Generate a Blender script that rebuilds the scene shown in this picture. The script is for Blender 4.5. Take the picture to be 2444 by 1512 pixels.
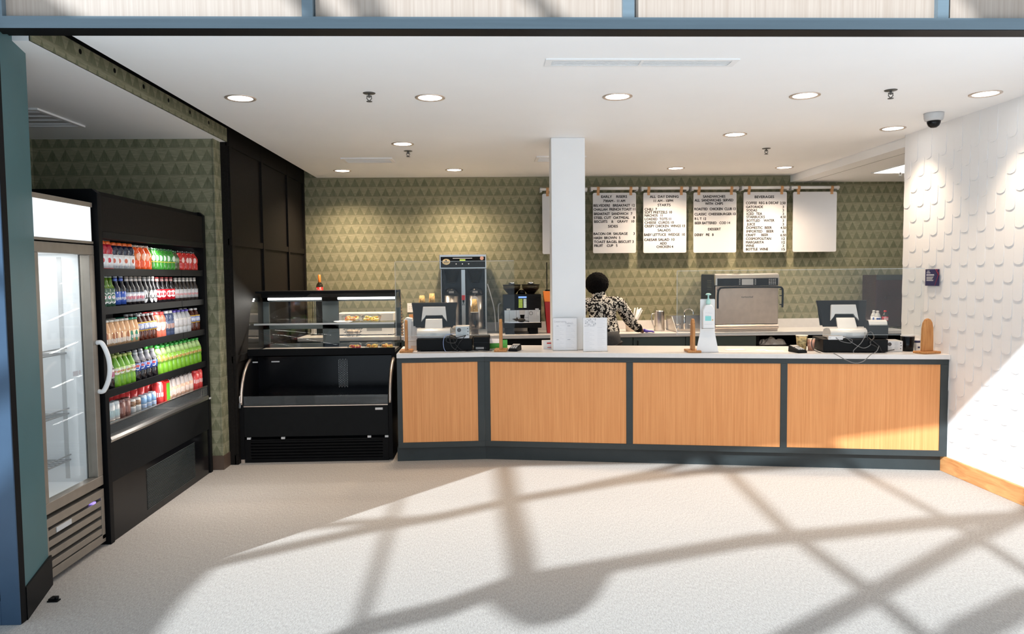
import bpy, bmesh, math, random, re
from mathutils import Vector, Matrix
random.seed(4)
for _o in list(bpy.data.objects): bpy.data.objects.remove(_o, do_unlink=True)
SC = bpy.context.scene
COL = SC.collection
PI = math.pi

# ------------------------------------------------------------------ camera
FPX, CX, CY, H = 1760.0, 1222.0, 756.0, 1.57
_yaw, _pit, _rol = math.atan(62 / FPX), math.atan(99 / FPX), 0.010
FW = Vector((math.sin(_yaw) * math.cos(_pit), math.cos(_yaw) * math.cos(_pit), -math.sin(_pit)))
_R0 = Vector((math.cos(_yaw), -math.sin(_yaw), 0)); _U0 = _R0.cross(FW)
RT = _R0 * math.cos(_rol) - _U0 * math.sin(_rol)
UP = _U0 * math.cos(_rol) + _R0 * math.sin(_rol)
EYE = Vector((0, 0, H))
cam = bpy.data.objects.new('camera', bpy.data.cameras.new('camera'))
COL.objects.link(cam)
cam.data.sensor_width = 36.0
cam.data.lens = FPX / 2444.0 * 36.0
cam.data.clip_start = 0.05
cam.matrix_world = Matrix(((RT.x, UP.x, -FW.x, 0), (RT.y, UP.y, -FW.y, 0), (RT.z, UP.z, -FW.z, H), (0, 0, 0, 1)))
SC.camera = cam

def _ray(x, y): return FW + RT * ((x - CX) / FPX) - UP * ((y - CY) / FPX)
def atY(x, y, Y):            # photo measurement -> point at depth Y
    d = _ray(x, y); return EYE + d * (Y / d.y)
def atZ(x, y, Z=0.0):        # -> point on a level surface
    d = _ray(x, y); return EYE + d * ((Z - H) / d.z)
def atX(x, y, X):            # -> point on a wall running away from the viewer
    d = _ray(x, y); return EYE + d * (X / d.x)

# ------------------------------------------------------------------ light of the place
SUN = Vector((0.85, 1.0, -0.88)).normalized()
_s = bpy.data.lights.new('sun', 'SUN'); _s.energy = 5.9; _s.angle = math.radians(0.53); _s.color = (0.82, 0.92, 1.0)
sun = bpy.data.objects.new('sun', _s); COL.objects.link(sun)
sun.rotation_euler = SUN.to_track_quat('-Z', 'Y').to_euler(); sun.location = (-8, -9, 9)
W = bpy.data.worlds.new('world'); SC.world = W; W.use_nodes = True
_bg = W.node_tree.nodes['Background']
_bg.inputs[0].default_value = (0.66, 0.83, 1.0, 1); _bg.inputs[1].default_value = 0.82
SC.view_settings.view_transform = 'Standard'; SC.view_settings.look = 'None'
SC.view_settings.exposure = 0.32; SC.view_settings.gamma = 1.0
SC.view_settings.use_curve_mapping = False
DL_ENERGY = 105.0           # each ceiling downlight
DL_COLOR = (1.0, 0.77, 0.55)

# ------------------------------------------------------------------ materials
def _new(name):
    m = bpy.data.materials.new(name); m.use_nodes = True
    nt = m.node_tree; return m, nt, nt.nodes, nt.links, nt.nodes['Principled BSDF']
def mat(name, col, rough=0.5, metal=0.0, noise=None, bump=None, spec=0.5, emit=None, trans=0.0, coat=0.0, alpha=1.0, stretch=(1, 1, 1)):
    m, nt, N, L, P = _new(name)
    P.inputs['Base Color'].default_value = (*col, 1)
    P.inputs['Roughness'].default_value = rough; P.inputs['Metallic'].default_value = metal
    P.inputs['Specular IOR Level'].default_value = spec
    P.inputs['Transmission Weight'].default_value = trans
    P.inputs['Coat Weight'].default_value = coat
    P.inputs['Alpha'].default_value = alpha
    if emit:
        P.inputs['Emission Color'].default_value = (*emit[0], 1); P.inputs['Emission Strength'].default_value = emit[1]
    if noise or bump:
        tc = N.new('ShaderNodeTexCoord'); mp = N.new('ShaderNodeMapping'); mp.inputs['Scale'].default_value = stretch
        L.new(tc.outputs['Object'], mp.inputs['Vector'])
        nz = N.new('ShaderNodeTexNoise'); nz.inputs['Scale'].default_value = (noise or bump)[0]
        nz.inputs['Detail'].default_value = 5
        L.new(mp.outputs[0], nz.inputs['Vector'])
        if noise:
            cr = N.new('ShaderNodeValToRGB'); a = noise[1]
            cr.color_ramp.elements[0].position = 0.3; cr.color_ramp.elements[1].position = 0.7
            cr.color_ramp.elements[0].color = (*[c * (1 - a) for c in col], 1)
            cr.color_ramp.elements[1].color = (*[min(1, c * (1 + a)) for c in col], 1)
            L.new(nz.outputs['Fac'], cr.inputs[0]); L.new(cr.outputs[0], P.inputs['Base Color'])
        if bump:
            bp = N.new('ShaderNodeBump'); bp.inputs['Strength'].default_value = bump[1]; bp.inputs['Distance'].default_value = 0.01
            L.new(nz.outputs['Fac'], bp.inputs['Height']); L.new(bp.outputs[0], P.inputs['Normal'])
    return m
def glassmat(name, tint=(1, 1, 1), refl=1.45, haze=0.0):
    m, nt, N, L, P = _new(name); N.remove(P)
    tr = N.new('ShaderNodeBsdfTransparent'); tr.inputs[0].default_value = (*tint, 1)
    gl = N.new('ShaderNodeBsdfGlossy'); gl.inputs['Roughness'].default_value = 0.02
    lw = N.new('ShaderNodeLayerWeight'); lw.inputs['Blend'].default_value = 0.5
    f0 = ((refl - 1) / (refl + 1)) ** 2
    fr = N.new('ShaderNodeMath'); fr.operation = 'MULTIPLY_ADD'; fr.inputs[1].default_value = 1 - f0; fr.inputs[2].default_value = f0
    L.new(M_(N, L, 'POWER', lw.outputs['Facing'], 5.0), fr.inputs[0])
    mx = N.new('ShaderNodeMixShader')
    L.new(fr.outputs[0], mx.inputs[0]); L.new(tr.outputs[0], mx.inputs[1]); L.new(gl.outputs[0], mx.inputs[2])
    out = mx
    if haze:  # pale diffuse mix stands in for haze and reflections on the glass
        df = N.new('ShaderNodeBsdfDiffuse'); df.inputs[0].default_value = (0.8, 0.85, 0.88, 1)
        m2 = N.new('ShaderNodeMixShader'); m2.inputs[0].default_value = haze
        L.new(mx.outputs[0], m2.inputs[1]); L.new(df.outputs[0], m2.inputs[2]); out = m2
    L.new(out.outputs[0], N['Material Output'].inputs[0]); return m
def M_(N, L, op, a, b=None, c=None):
    n = N.new('ShaderNodeMath'); n.operation = op
    for i, v in enumerate((a, b, c)):
        if v is None: continue
        if isinstance(v, (int, float)): n.inputs[i].default_value = v
        else: L.new(v, n.inputs[i])
    return n.outputs[0]
def mixcol(N, L, fac, a, b):
    n = N.new('ShaderNodeMix'); n.data_type = 'RGBA'
    if isinstance(fac, (int, float)): n.inputs[0].default_value = fac
    else: L.new(fac, n.inputs[0])
    for i, v in ((6, a), (7, b)):
        if isinstance(v, tuple): n.inputs[i].default_value = (*v, 1)
        else: L.new(v, n.inputs[i])
    return n.outputs[2]
def wallpaper_mat():
    m, nt, N, L, P = _new('triangle_wallpaper')
    g = N.new('ShaderNodeNewGeometry'); sp = N.new('ShaderNodeSeparateXYZ'); L.new(g.outputs['Position'], sp.inputs[0])
    u = M_(N, L, 'ADD', sp.outputs[0], sp.outputs[1]); u = M_(N, L, 'ADD', u, 20.0)
    v = M_(N, L, 'DIVIDE', sp.outputs[2], 0.1094)
    row = M_(N, L, 'FLOOR', v); vf = M_(N, L, 'FRACT', v)
    par = M_(N, L, 'MULTIPLY', M_(N, L, 'MODULO', row, 2.0), 0.5)
    uf = M_(N, L, 'FRACT', M_(N, L, 'ADD', M_(N, L, 'DIVIDE', u, 0.1015), par))
    t = M_(N, L, 'MULTIPLY', M_(N, L, 'ABSOLUTE', M_(N, L, 'SUBTRACT', uf, 0.5)), 2.0)
    lim = M_(N, L, 'SUBTRACT', 0.93, M_(N, L, 'MULTIPLY', vf, 1.08))
    d = M_(N, L, 'SUBTRACT', lim, t)
    tri = N.new('ShaderNodeMapRange'); tri.inputs[1].default_value = -0.02; tri.inputs[2].default_value = 0.05; L.new(d, tri.inputs[0])
    def grain(sc, scale):
        mp = N.new('ShaderNodeMapping'); mp.inputs['Scale'].default_value = sc; L.new(g.outputs['Position'], mp.inputs['Vector'])
        nz = N.new('ShaderNodeTexNoise'); nz.inputs['Scale'].default_value = scale; nz.inputs['Detail'].default_value = 3; L.new(mp.outputs[0], nz.inputs['Vector'])
        mr = N.new('ShaderNodeMapRange'); mr.inputs[1].default_value = 0.32; mr.inputs[2].default_value = 0.68; L.new(nz.outputs['Fac'], mr.inputs[0])
        return mr.outputs[0]
    gh = grain((1, 1, 10), 13.0); gv = grain((9, 9, 1), 16.0)
    big = grain((1, 1, 1), 5.0)
    light = mixcol(N, L, gh, (0.205, 0.200, 0.125), (0.300, 0.285, 0.190))
    dark = mixcol(N, L, gv, (0.118, 0.122, 0.070), (0.190, 0.188, 0.115))
    dark = mixcol(N, L, M_(N, L, 'MULTIPLY', big, 0.35), dark, light)
    seam = N.new('ShaderNodeMapRange'); seam.inputs[1].default_value = 0.90; seam.inputs[2].default_value = 0.98; L.new(vf, seam.inputs[0])
    c = mixcol(N, L, tri.outputs[0], light, dark)
    c = mixcol(N, L, M_(N, L, 'MULTIPLY', seam.outputs[0], 0.35), c, (0.10, 0.09, 0.045))
    L.new(c, P.inputs['Base Color']); P.inputs['Roughness'].default_value = 0.75; P.inputs['Specular IOR Level'].default_value = 0.2
    return m
def wood_mat(name, lo, hi, vertical=True, rough=0.45, scale=16.0, knots=False, board=None):
    m, nt, N, L, P = _new(name)
    g = N.new('ShaderNodeNewGeometry') if vertical else N.new('ShaderNodeTexCoord')
    src = g.outputs['Position'] if vertical else g.outputs['Object']
    mp = N.new('ShaderNodeMapping'); mp.inputs['Scale'].default_value = (6, 6, 0.10) if vertical else (1, 1, 9) if knots else (6, 6, 0.5)
    if knots: mp.inputs['Scale'].default_value = (5, 1.2, 9)
    L.new(src, mp.inputs['Vector'])
    nz = N.new('ShaderNodeTexNoise'); nz.inputs['Scale'].default_value = scale; nz.inputs['Detail'].default_value = 8; nz.inputs['Roughness'].default_value = 0.62
    if knots: nz.inputs['Distortion'].default_value = 1.3
    L.new(mp.outputs[0], nz.inputs['Vector'])
    cr = N.new('ShaderNodeValToRGB'); cr.color_ramp.elements[0].position = 0.34; cr.color_ramp.elements[1].position = 0.66
    cr.color_ramp.elements[0].color = (*lo, 1); cr.color_ramp.elements[1].color = (*hi, 1)
    L.new(nz.outputs['Fac'], cr.inputs[0]); L.new(cr.outputs[0], P.inputs['Base Color'])
    P.inputs['Roughness'].default_value = rough; P.inputs['Specular IOR Level'].default_value = 0.35
    return m
def carpet_mat():
    m, nt, N, L, P = _new('woven_carpet')
    g = N.new('ShaderNodeNewGeometry')
    def nzz(sc, scale, det=2):
        mp = N.new('ShaderNodeMapping'); mp.inputs['Scale'].default_value = sc; mp.inputs['Rotation'].default_value = (0, 0, 0.12); L.new(g.outputs['Position'], mp.inputs['Vector'])
        nz = N.new('ShaderNodeTexNoise'); nz.inputs['Scale'].default_value = scale; nz.inputs['Detail'].default_value = det; L.new(mp.outputs[0], nz.inputs['Vector'])
        return nz.outputs['Fac']
    a = nzz((1, 0.22, 1), 420.0); b = nzz((1, 0.25, 1), 150.0); c = nzz((1, 1, 1), 1.2)
    f = M_(N, L, 'ADD', M_(N, L, 'MULTIPLY', a, 0.6), M_(N, L, 'MULTIPLY', b, 0.4))
    mr = N.new('ShaderNodeMapRange'); mr.inputs[1].default_value = 0.36; mr.inputs[2].default_value = 0.64; L.new(f, mr.inputs[0])
    col = mixcol(N, L, mr.outputs[0], (0.290, 0.266, 0.240), (0.465, 0.428, 0.392))
    L.new(col, P.inputs['Base Color']); P.inputs['Roughness'].default_value = 0.95; P.inputs['Specular IOR Level'].default_value = 0.1
    bp = N.new('ShaderNodeBump'); bp.inputs['Strength'].default_value = 0.35; bp.inputs['Distance'].default_value = 0.004
    L.new(f, bp.inputs['Height']); L.new(bp.outputs[0], P.inputs['Normal'])
    return m
def floral_mat():
    m, nt, N, L, P = _new('floral_blouse')
    tc = N.new('ShaderNodeTexCoord')
    def layer(scale, petals, r0, r1, seed):
        mp = N.new('ShaderNodeMapping'); mp.inputs['Location'].default_value = (seed, 0, seed * 1.7); L.new(tc.outputs['Object'], mp.inputs['Vector'])
        sq = N.new('ShaderNodeMapping'); sq.inputs['Scale'].default_value = (scale, scale * 0.6, scale); L.new(mp.outputs[0], sq.inputs['Vector'])
        vo = N.new('ShaderNodeTexVoronoi'); vo.inputs['Scale'].default_value = 1.0; vo.inputs['Randomness'].default_value = 0.85; L.new(sq.outputs[0], vo.inputs['Vector'])
        df = N.new('ShaderNodeVectorMath'); df.operation = 'SUBTRACT'; L.new(sq.outputs[0], df.inputs[0]); L.new(vo.outputs['Position'], df.inputs[1])
        sp = N.new('ShaderNodeSeparateXYZ'); L.new(df.outputs[0], sp.inputs[0])
        cs = N.new('ShaderNodeSeparateColor'); L.new(vo.outputs['Color'], cs.inputs[0])
        ang = M_(N, L, 'ADD', M_(N, L, 'ARCTAN2', sp.outputs[2], sp.outputs[0]), M_(N, L, 'MULTIPLY', cs.outputs[0], 6.28))
        rad = M_(N, L, 'SQRT', M_(N, L, 'ADD', M_(N, L, 'POWER', sp.outputs[0], 2.0), M_(N, L, 'POWER', sp.outputs[2], 2.0)))
        w = M_(N, L, 'ABSOLUTE', M_(N, L, 'COSINE', M_(N, L, 'MULTIPLY', ang, petals / 2)))
        lim = M_(N, L, 'ADD', r0, M_(N, L, 'MULTIPLY', w, r1))
        inner = M_(N, L, 'GREATER_THAN', rad, 0.06)
        return M_(N, L, 'MULTIPLY', M_(N, L, 'LESS_THAN', rad, lim), inner)
    a = layer(12.5, 5, 0.09, 0.21, 0.3); b = layer(21.0, 2, 0.0, 0.36, 1.9); c = layer(29.0, 2, 0.0, 0.30, 4.1)
    mx = M_(N, L, 'MAXIMUM', a, M_(N, L, 'MAXIMUM', b, c))
    col = mixcol(N, L, mx, (0.012, 0.010, 0.010), (0.80, 0.75, 0.66))
    L.new(col, P.inputs['Base Color']); P.inputs['Roughness'].default_value = 0.8; P.inputs['Specular IOR Level'].default_value = 0.2
    return m

MT = dict(
    paint=mat('white_paint', (0.84, 0.835, 0.83), 0.55, noise=(3, 0.02)),
    ceil=mat('ceiling_white', (0.92, 0.92, 0.92), 0.6, noise=(2, 0.012)),
    tile=mat('white_ceramic_tile', (0.86, 0.85, 0.845), 0.42),
    paper=wallpaper_mat(), carpet=carpet_mat(), floral=floral_mat(),
    wood=wood_mat('rift_oak_orange', (0.68, 0.275, 0.092), (0.80, 0.365, 0.138)),
    woodw=wood_mat('pale_oak', (0.37, 0.285, 0.225), (0.45, 0.36, 0.295)),
    fir=wood_mat('fir_board', (0.50, 0.20, 0.065), (0.68, 0.34, 0.13), vertical=False, knots=True, scale=3.0),
    block=wood_mat('varnished_wood', (0.42, 0.17, 0.05), (0.60, 0.29, 0.10), vertical=False),
    blackp=mat('black_brown_panel', (0.010, 0.0083, 0.0072), 0.6, noise=(60, 0.25), spec=0.10),
    black=mat('black_metal', (0.005, 0.005, 0.0055), 0.5, noise=(8, 0.1), spec=0.11),
    gloss=mat('gloss_black', (0.004, 0.004, 0.005), 0.18, spec=0.22),
    bplast=mat('black_plastic', (0.008, 0.0085, 0.009), 0.5, noise=(20, 0.08), spec=0.11),
    dgrey=mat('charcoal_laminate', (0.028, 0.036, 0.037), 0.5, noise=(12, 0.08)),
    cab=mat('green_grey_cabinet', (0.050, 0.072, 0.068), 0.45, noise=(6, 0.05)),
    teal=mat('teal_paint', (0.050, 0.130, 0.145), 0.5, noise=(5, 0.04)),
    navy=mat('navy_metal', (0.040, 0.075, 0.125), 0.42, noise=(9, 0.05), spec=0.3),
    steelb=mat('blue_grey_metal', (0.130, 0.172, 0.198), 0.42, metal=0.0, noise=(9, 0.06), stretch=(0.2, 1, 6)),
    quartz=mat('white_quartz', (0.70, 0.675, 0.66), 0.3, noise=(25, 0.03)),
    steel=mat('brushed_steel', (0.62, 0.59, 0.56), 0.28, metal=1.0, noise=(30, 0.06), stretch=(0.3, 1, 8)),
    steel2=mat('satin_steel', (0.68, 0.57, 0.485), 0.33, metal=0.65, noise=(14, 0.08)),
    chrome=mat('chrome', (0.85, 0.85, 0.86), 0.08, metal=1.0),
    bronze=mat('bronze_grey_metal', (0.30, 0.265, 0.225), 0.38, metal=0.6, noise=(15, 0.06)),
    silver=mat('silver_plastic', (0.62, 0.60, 0.585), 0.32, metal=0.2, noise=(20, 0.03)),
    white=mat('white_plastic', (0.82, 0.81, 0.80), 0.4, noise=(12, 0.02)),
    board=mat('menu_board_white', (0.62, 0.62, 0.63), 0.5, noise=(6, 0.015)),
    letters=mat('black_letters', (0.006, 0.006, 0.007), 0.8, spec=0.05),
    grey=mat('mid_grey', (0.30, 0.30, 0.30), 0.5, noise=(10, 0.06)),
    lgrey=mat('light_grey', (0.55, 0.55, 0.55), 0.5, noise=(10, 0.04)),
    leather=mat('tan_leather', (0.50, 0.27, 0.12), 0.5, noise=(60, 0.15)),
    brownb=mat('brown_base', (0.085, 0.055, 0.040), 0.5, noise=(10, 0.1)),
    glass=glassmat('clear_glass', (0.97, 0.985, 0.98), 1.42),
    acryl=glassmat('clear_acrylic', (0.955, 0.97, 0.97), 1.27, haze=0.013),
    lip=glassmat('grey_lip_glass', (0.72, 0.72, 0.71), 1.5, haze=0.05), sprinkler=mat('dull_bronze', (0.10, 0.095, 0.085), 0.45, metal=0.4, noise=(20, 0.1)),
    edge=glassmat('polished_acrylic_edge', (0.9, 0.93, 0.93), 1.3, haze=0.30),
    smoke=glassmat('smoked_plastic', (0.45, 0.42, 0.40), 1.45),
    fridgein=mat('fridge_liner_white', (0.82, 0.83, 0.84), 0.45, noise=(5, 0.015)),
    sign=mat('lit_sign_panel', (0.85, 0.88, 0.9), 0.4, emit=((0.93, 0.97, 1.0), 0.42)),
    lens=mat('downlight_lens', (1, 1, 1), 0.4, emit=((1.0, 0.97, 0.93), 9.0)),
    led=mat('led_tube', (1, 1, 1), 0.4, emit=((1.0, 0.98, 0.94), 6.0)),
    lcdb=mat('blue_lit_screen', (0.1, 0.2, 0.5), 0.3, emit=((0.25, 0.45, 0.9), 0.7)),
    lcdg=mat('green_lit_screen', (0.3, 0.4, 0.05), 0.3, emit=((0.45, 0.6, 0.08), 0.5)),
    lcdw=mat('pale_lit_keys', (0.6, 0.7, 0.6), 0.3, emit=((0.75, 0.85, 0.7), 0.45)),
    purpled=mat('violet_lit_display', (0.2, 0.15, 0.7), 0.3, emit=((0.35, 0.25, 1.0), 1.2)),
    red=mat('red_plastic', (0.55, 0.02, 0.02), 0.35), orange=mat('orange_plastic', (0.80, 0.22, 0.03), 0.4),
    pink=mat('peach_pink', (0.72, 0.40, 0.30), 0.5), beige=mat('beige_paper', (0.66, 0.55, 0.45), 0.7, noise=(20, 0.05)),
    kraft=mat('kraft_paper', (0.48, 0.30, 0.15), 0.7, noise=(40, 0.3)),
    cupgold=mat('gold_print_cup', (0.62, 0.40, 0.14), 0.55, noise=(55, 0.55)),
    cupdk=mat('olive_print_cup', (0.36, 0.28, 0.13), 0.55, noise=(60, 0.6)),
    sheet=mat('printed_paper', (0.84, 0.83, 0.84), 0.6), print=mat('grey_print', (0.48, 0.48, 0.51), 0.7),
    printl=mat('light_print', (0.68, 0.68, 0.70), 0.7),
    posterb=mat('navy_poster', (0.020, 0.022, 0.095), 0.45), mint=mat('mint_plastic', (0.45, 0.72, 0.66), 0.35),
    mint2=mat('mint_label', (0.25, 0.66, 0.64), 0.5), green=mat('bright_green', (0.10, 0.48, 0.07), 0.4),
    hair=mat('black_curly_hair', (0.0045, 0.0038, 0.0035), 0.85, noise=(90, 0.5), bump=(130, 1.0), spec=0.12),
    skin=mat('brown_skin', (0.20, 0.095, 0.055), 0.5, noise=(30, 0.06)),
    glove=mat('violet_glove', (0.14, 0.10, 0.52), 0.45, noise=(30, 0.06)),
    trouser=mat('charcoal_trousers', (0.045, 0.045, 0.047), 0.8, noise=(60, 0.15)),
    shoe=mat('black_shoe', (0.015, 0.015, 0.015), 0.5), eye=mat('eye_white', (0.8, 0.8, 0.78), 0.3),
    foil=mat('crumpled_foil', (0.75, 0.74, 0.72), 0.3, metal=0.7, bump=(25, 1.0)),
    beans=mat('coffee_beans', (0.06, 0.025, 0.012), 0.5, noise=(120, 0.5), bump=(120, 0.8)),
    fruit1=mat('orange_fruit', (0.78, 0.30, 0.04), 0.45, noise=(90, 0.5)), fruit2=mat('yellow_fruit', (0.80, 0.52, 0.10), 0.45, noise=(90, 0.4)),
    fruit3=mat('red_berries', (0.45, 0.03, 0.03), 0.4, noise=(90, 0.5)),
    brush=mat('perforated_mesh', (0.006, 0.012, 0.020), 0.6, spec=0.2), grid=mat('navy_wire', (0.010, 0.024, 0.042), 0.6, spec=0.12), rubber=mat('rubber', (0.02, 0.02, 0.02), 0.7),
    cable=mat('black_cable', (0.015, 0.015, 0.016), 0.45), cableg=mat('grey_cable', (0.14, 0.145, 0.15), 0.5), cableb=mat('blue_cable', (0.30, 0.38, 0.62), 0.5),
    sock=mat('dark_socket', (0.05, 0.04, 0.04), 0.5), gold=mat('gold_badge', (0.70, 0.56, 0.30), 0.4, noise=(80, 0.4)),
)

# ------------------------------------------------------------------ mesh helpers
class MB:
    def __init__(s): s.v = []; s.f = []; s.m = []; s.sm = []
    def add(s, vs, fs, mi=0, smooth=False):
        o = len(s.v); s.v += [tuple(p) for p in vs]
        for f in fs: s.f.append([i + o for i in f]); s.m.append(mi); s.sm.append(smooth)
        return s
    def box(s, x0, x1, y0, y1, z0, z1, mi=0):
        if x0 > x1: x0, x1 = x1, x0
        if y0 > y1: y0, y1 = y1, y0
        if z0 > z1: z0, z1 = z1, z0
        v = [(x0, y0, z0), (x1, y0, z0), (x1, y1, z0), (x0, y1, z0), (x0, y0, z1), (x1, y0, z1), (x1, y1, z1), (x0, y1, z1)]
        return s.add(v, [(3, 2, 1, 0), (4, 5, 6, 7), (0, 1, 5, 4), (1, 2, 6, 5), (2, 3, 7, 6), (3, 0, 4, 7)], mi)
    def hexa(s, v, mi=0):      # 8 corners, bottom ring then top ring (counter-clockwise from above)
        return s.add(v, [(3, 2, 1, 0), (4, 5, 6, 7), (0, 1, 5, 4), (1, 2, 6, 5), (2, 3, 7, 6), (3, 0, 4, 7)], mi)
    def prism(s, poly, a0, a1, axis='x', mi=0, smooth=False):
        # poly in the plane across axis: x->(y,z)  y->(x,z)  z->(x,y)
        def P(p, a): return (a, p[0], p[1]) if axis == 'x' else (p[0], a, p[1]) if axis == 'y' else (p[0], p[1], a)
        n = len(poly); v = [P(p, a0) for p in poly] + [P(p, a1) for p in poly]
        fs = [tuple(range(n))[::-1], tuple(range(n, 2 * n))] + [(i, (i + 1) % n, n + (i + 1) % n, n + i) for i in range(n)]
        o = len(s.f); s.add(v, fs, mi)
        if smooth:
            for k in range(o + 2, len(s.f)): s.sm[k] = True
        return s
    def lathe(s, prof, seg=20, c=(0, 0, 0), mi=0, smooth=True, a0=0.0, a1=2 * PI):
        full = abs(a1 - a0 - 2 * PI) < 1e-6; n = seg if full else seg + 1
        v = []
        for r, z in prof:
            for k in range(n):
                a = a0 + (a1 - a0) * k / seg; v.append((c[0] + r * math.cos(a), c[1] + r * math.sin(a), c[2] + z))
        fs = []
        for i in range(len(prof) - 1):
            for k in range(seg):
                k2 = (k + 1) % n if full else k + 1
                fs.append((i * n + k, i * n + k2, (i + 1) * n + k2, (i + 1) * n + k))
        s.add(v, fs, mi, smooth)
        if full:
            o = len(s.v) - len(v)
            if prof[0][0] > 1e-5: s.f.append([o + k for k in range(n)][::-1]); s.m.append(mi); s.sm.append(False)
            if prof[-1][0] > 1e-5: s.f.append([o + (len(prof) - 1) * n + k for k in range(n)]); s.m.append(mi); s.sm.append(False)
        return s
    def cyl(s, p0, p1, r0, r1=None, seg=14, mi=0, smooth=True):
        return s.tube([p0, p1], [r0, r0 if r1 is None else r1], seg, mi, smooth)
    def tube(s, pts, r, seg=8, mi=0, smooth=True):
        pts = [Vector(p) for p in pts]; n = len(pts)
        rs = r if isinstance(r, (list, tuple)) else [r] * n
        t0 = (pts[1] - pts[0]).normalized(); u = t0.orthogonal().normalized(); v = []
        for i, p in enumerate(pts):
            t = (pts[min(i + 1, n - 1)] - pts[max(i - 1, 0)]).normalized()
            u = (u - t * u.dot(t)); u = u.normalized() if u.length > 1e-6 else t.orthogonal().normalized(); w = t.cross(u)
            for k in range(seg):
                a = 2 * PI * k / seg; v.append(p + (u * math.cos(a) + w * math.sin(a)) * rs[i])
        fs = [(i * seg + k, i * seg + (k + 1) % seg, (i + 1) * seg + (k + 1) % seg, (i + 1) * seg + k) for i in range(n - 1) for k in range(seg)]
        s.add(v, fs, mi, smooth); o = len(s.v) - len(v)
        s.f.append([o + k for k in range(seg)][::-1]); s.m.append(mi); s.sm.append(False)
        s.f.append([o + (n - 1) * seg + k for k in range(seg)]); s.m.append(mi); s.sm.append(False)
        return s
    def ball(s, c, r, seg=14, ring=8, mi=0, sq=(1, 1, 1), top=1.0, bot=-1.0):
        prof = []
        for i in range(ring + 1):
            a = math.asin(bot) + (math.asin(top) - math.asin(bot)) * i / ring
            prof.append((max(0.0001, r * math.cos(a)), r * math.sin(a)))
        o = len(s.v); s.lathe(prof, seg, (0, 0, 0), mi)
        for k in range(o, len(s.v)):
            p = s.v[k]; s.v[k] = (c[0] + p[0] * sq[0], c[1] + p[1] * sq[1], c[2] + p[2] * sq[2])
        return s
    def disc(s, c, r, n, seg=20, mi=0, ry=None):
        n = Vector(n).normalized(); u = Vector((0, 0, 1)).cross(n)
        u = u.normalized() if u.length > 1e-4 else Vector((1, 0, 0)); w = n.cross(u); c = Vector(c); ry = ry or r
        return s.add([c + u * (r * math.cos(2 * PI * k / seg)) + w * (ry * math.sin(2 * PI * k / seg)) for k in range(seg)], [tuple(range(seg))], mi)
    def text(s, t, xc, z, h, y, mi=0, width=None, left=None, right=None, axis='-y', maxw=None):
        vs, fs = text_geo(t)
        if not vs: return s
        xa = min(p[0] for p in vs); xb = max(p[0] for p in vs); ya = 0.0; hh = 0.70
        sc = h / hh; wd = (xb - xa) * sc
        sx = sc
        if width: sx = width / (xb - xa); wd = width
        elif maxw and wd > maxw: sx = maxw / (xb - xa); wd = maxw
        x0 = left if left is not None else (right - wd if right is not None else xc - wd / 2)
        out = []
        for p in vs:
            X = x0 + (p[0] - xa) * sx; Zz = z - h / 2 + p[1] * sc
            out.append((X, y, Zz) if axis == '-y' else (y, -X, Zz) if axis == '-x' else (y, X, Zz) if axis == '+x' else (X, Zz, y))
        if axis == '-x': pass
        return s.add(out, fs, mi)
    def xf(s, Mx, start=0):
        for k in range(start, len(s.v)): s.v[k] = tuple(Mx @ Vector(s.v[k]))
        return s
    def build(s, name, mats, parent=None, loc=None, rot=None, bevel=0, seg=2, sub=0):
        me = bpy.data.meshes.new(name); me.from_pydata(s.v, [], s.f)
        if not isinstance(mats, (list, tuple)): mats = [mats]
        for m in mats: me.materials.append(MT[m] if isinstance(m, str) else m)
        for i, p in enumerate(me.polygons): p.material_index = s.m[i]; p.use_smooth = s.sm[i]
        me.update()
        o = bpy.data.objects.new(name, me); COL.objects.link(o)
        if parent: o.parent = parent
        if loc: o.location = loc
        if rot: o.rotation_euler = rot
        if bevel:
            b = o.modifiers.new('bevel', 'BEVEL'); b.width = bevel; b.segments = seg; b.limit_method = 'ANGLE'; b.angle_limit = math.radians(50)
        if sub:
            b = o.modifiers.new('sub', 'SUBSURF'); b.levels = sub; b.render_levels = sub
        return o
_TX = {}
def text_geo(t):
    if t in _TX: return _TX[t]
    c = bpy.data.curves.new('t', 'FONT'); c.body = t; c.size = 1.0; c.resolution_u = 3
    o = bpy.data.objects.new('t', c); COL.objects.link(o)
    dg = bpy.context.evaluated_depsgraph_get(); dg.update()
    me = bpy.data.meshes.new_from_object(o.evaluated_get(dg))
    r = ([tuple(v.co) for v in me.vertices], [tuple(p.vertices) for p in me.polygons])
    bpy.data.objects.remove(o); bpy.data.curves.remove(c); bpy.data.meshes.remove(me)
    _TX[t] = r; return r
def tag(o, label, cat, group=None, kind=None):
    if label: o['label'] = label
    if cat: o['category'] = cat
    if group: o['group'] = group
    if kind: o['kind'] = kind
    return o
def thing(name, label, cat, loc=(0, 0, 0), rz=0.0, group=None):
    o = bpy.data.objects.new(name, None); COL.objects.link(o); o.empty_display_size = 0.05
    o.location = loc; o.rotation_euler = (0, 0, rz); return tag(o, label, cat, group)
def struct(o): o['kind'] = 'structure'; return o
KIDS = {}
def copy_thing(root, loc, label=None, group=None, rz=None):
    r = root.copy(); COL.objects.link(r); r.location = loc
    if rz is not None: r.rotation_euler = (0, 0, rz)
    if label: r['label'] = label
    if group: r['group'] = group
    for ch in list(root.children):
        c = ch.copy(); COL.objects.link(c); c.parent = r
        for g in list(ch.children):
            d = g.copy(); COL.objects.link(d); d.parent = c
    return r
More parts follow.
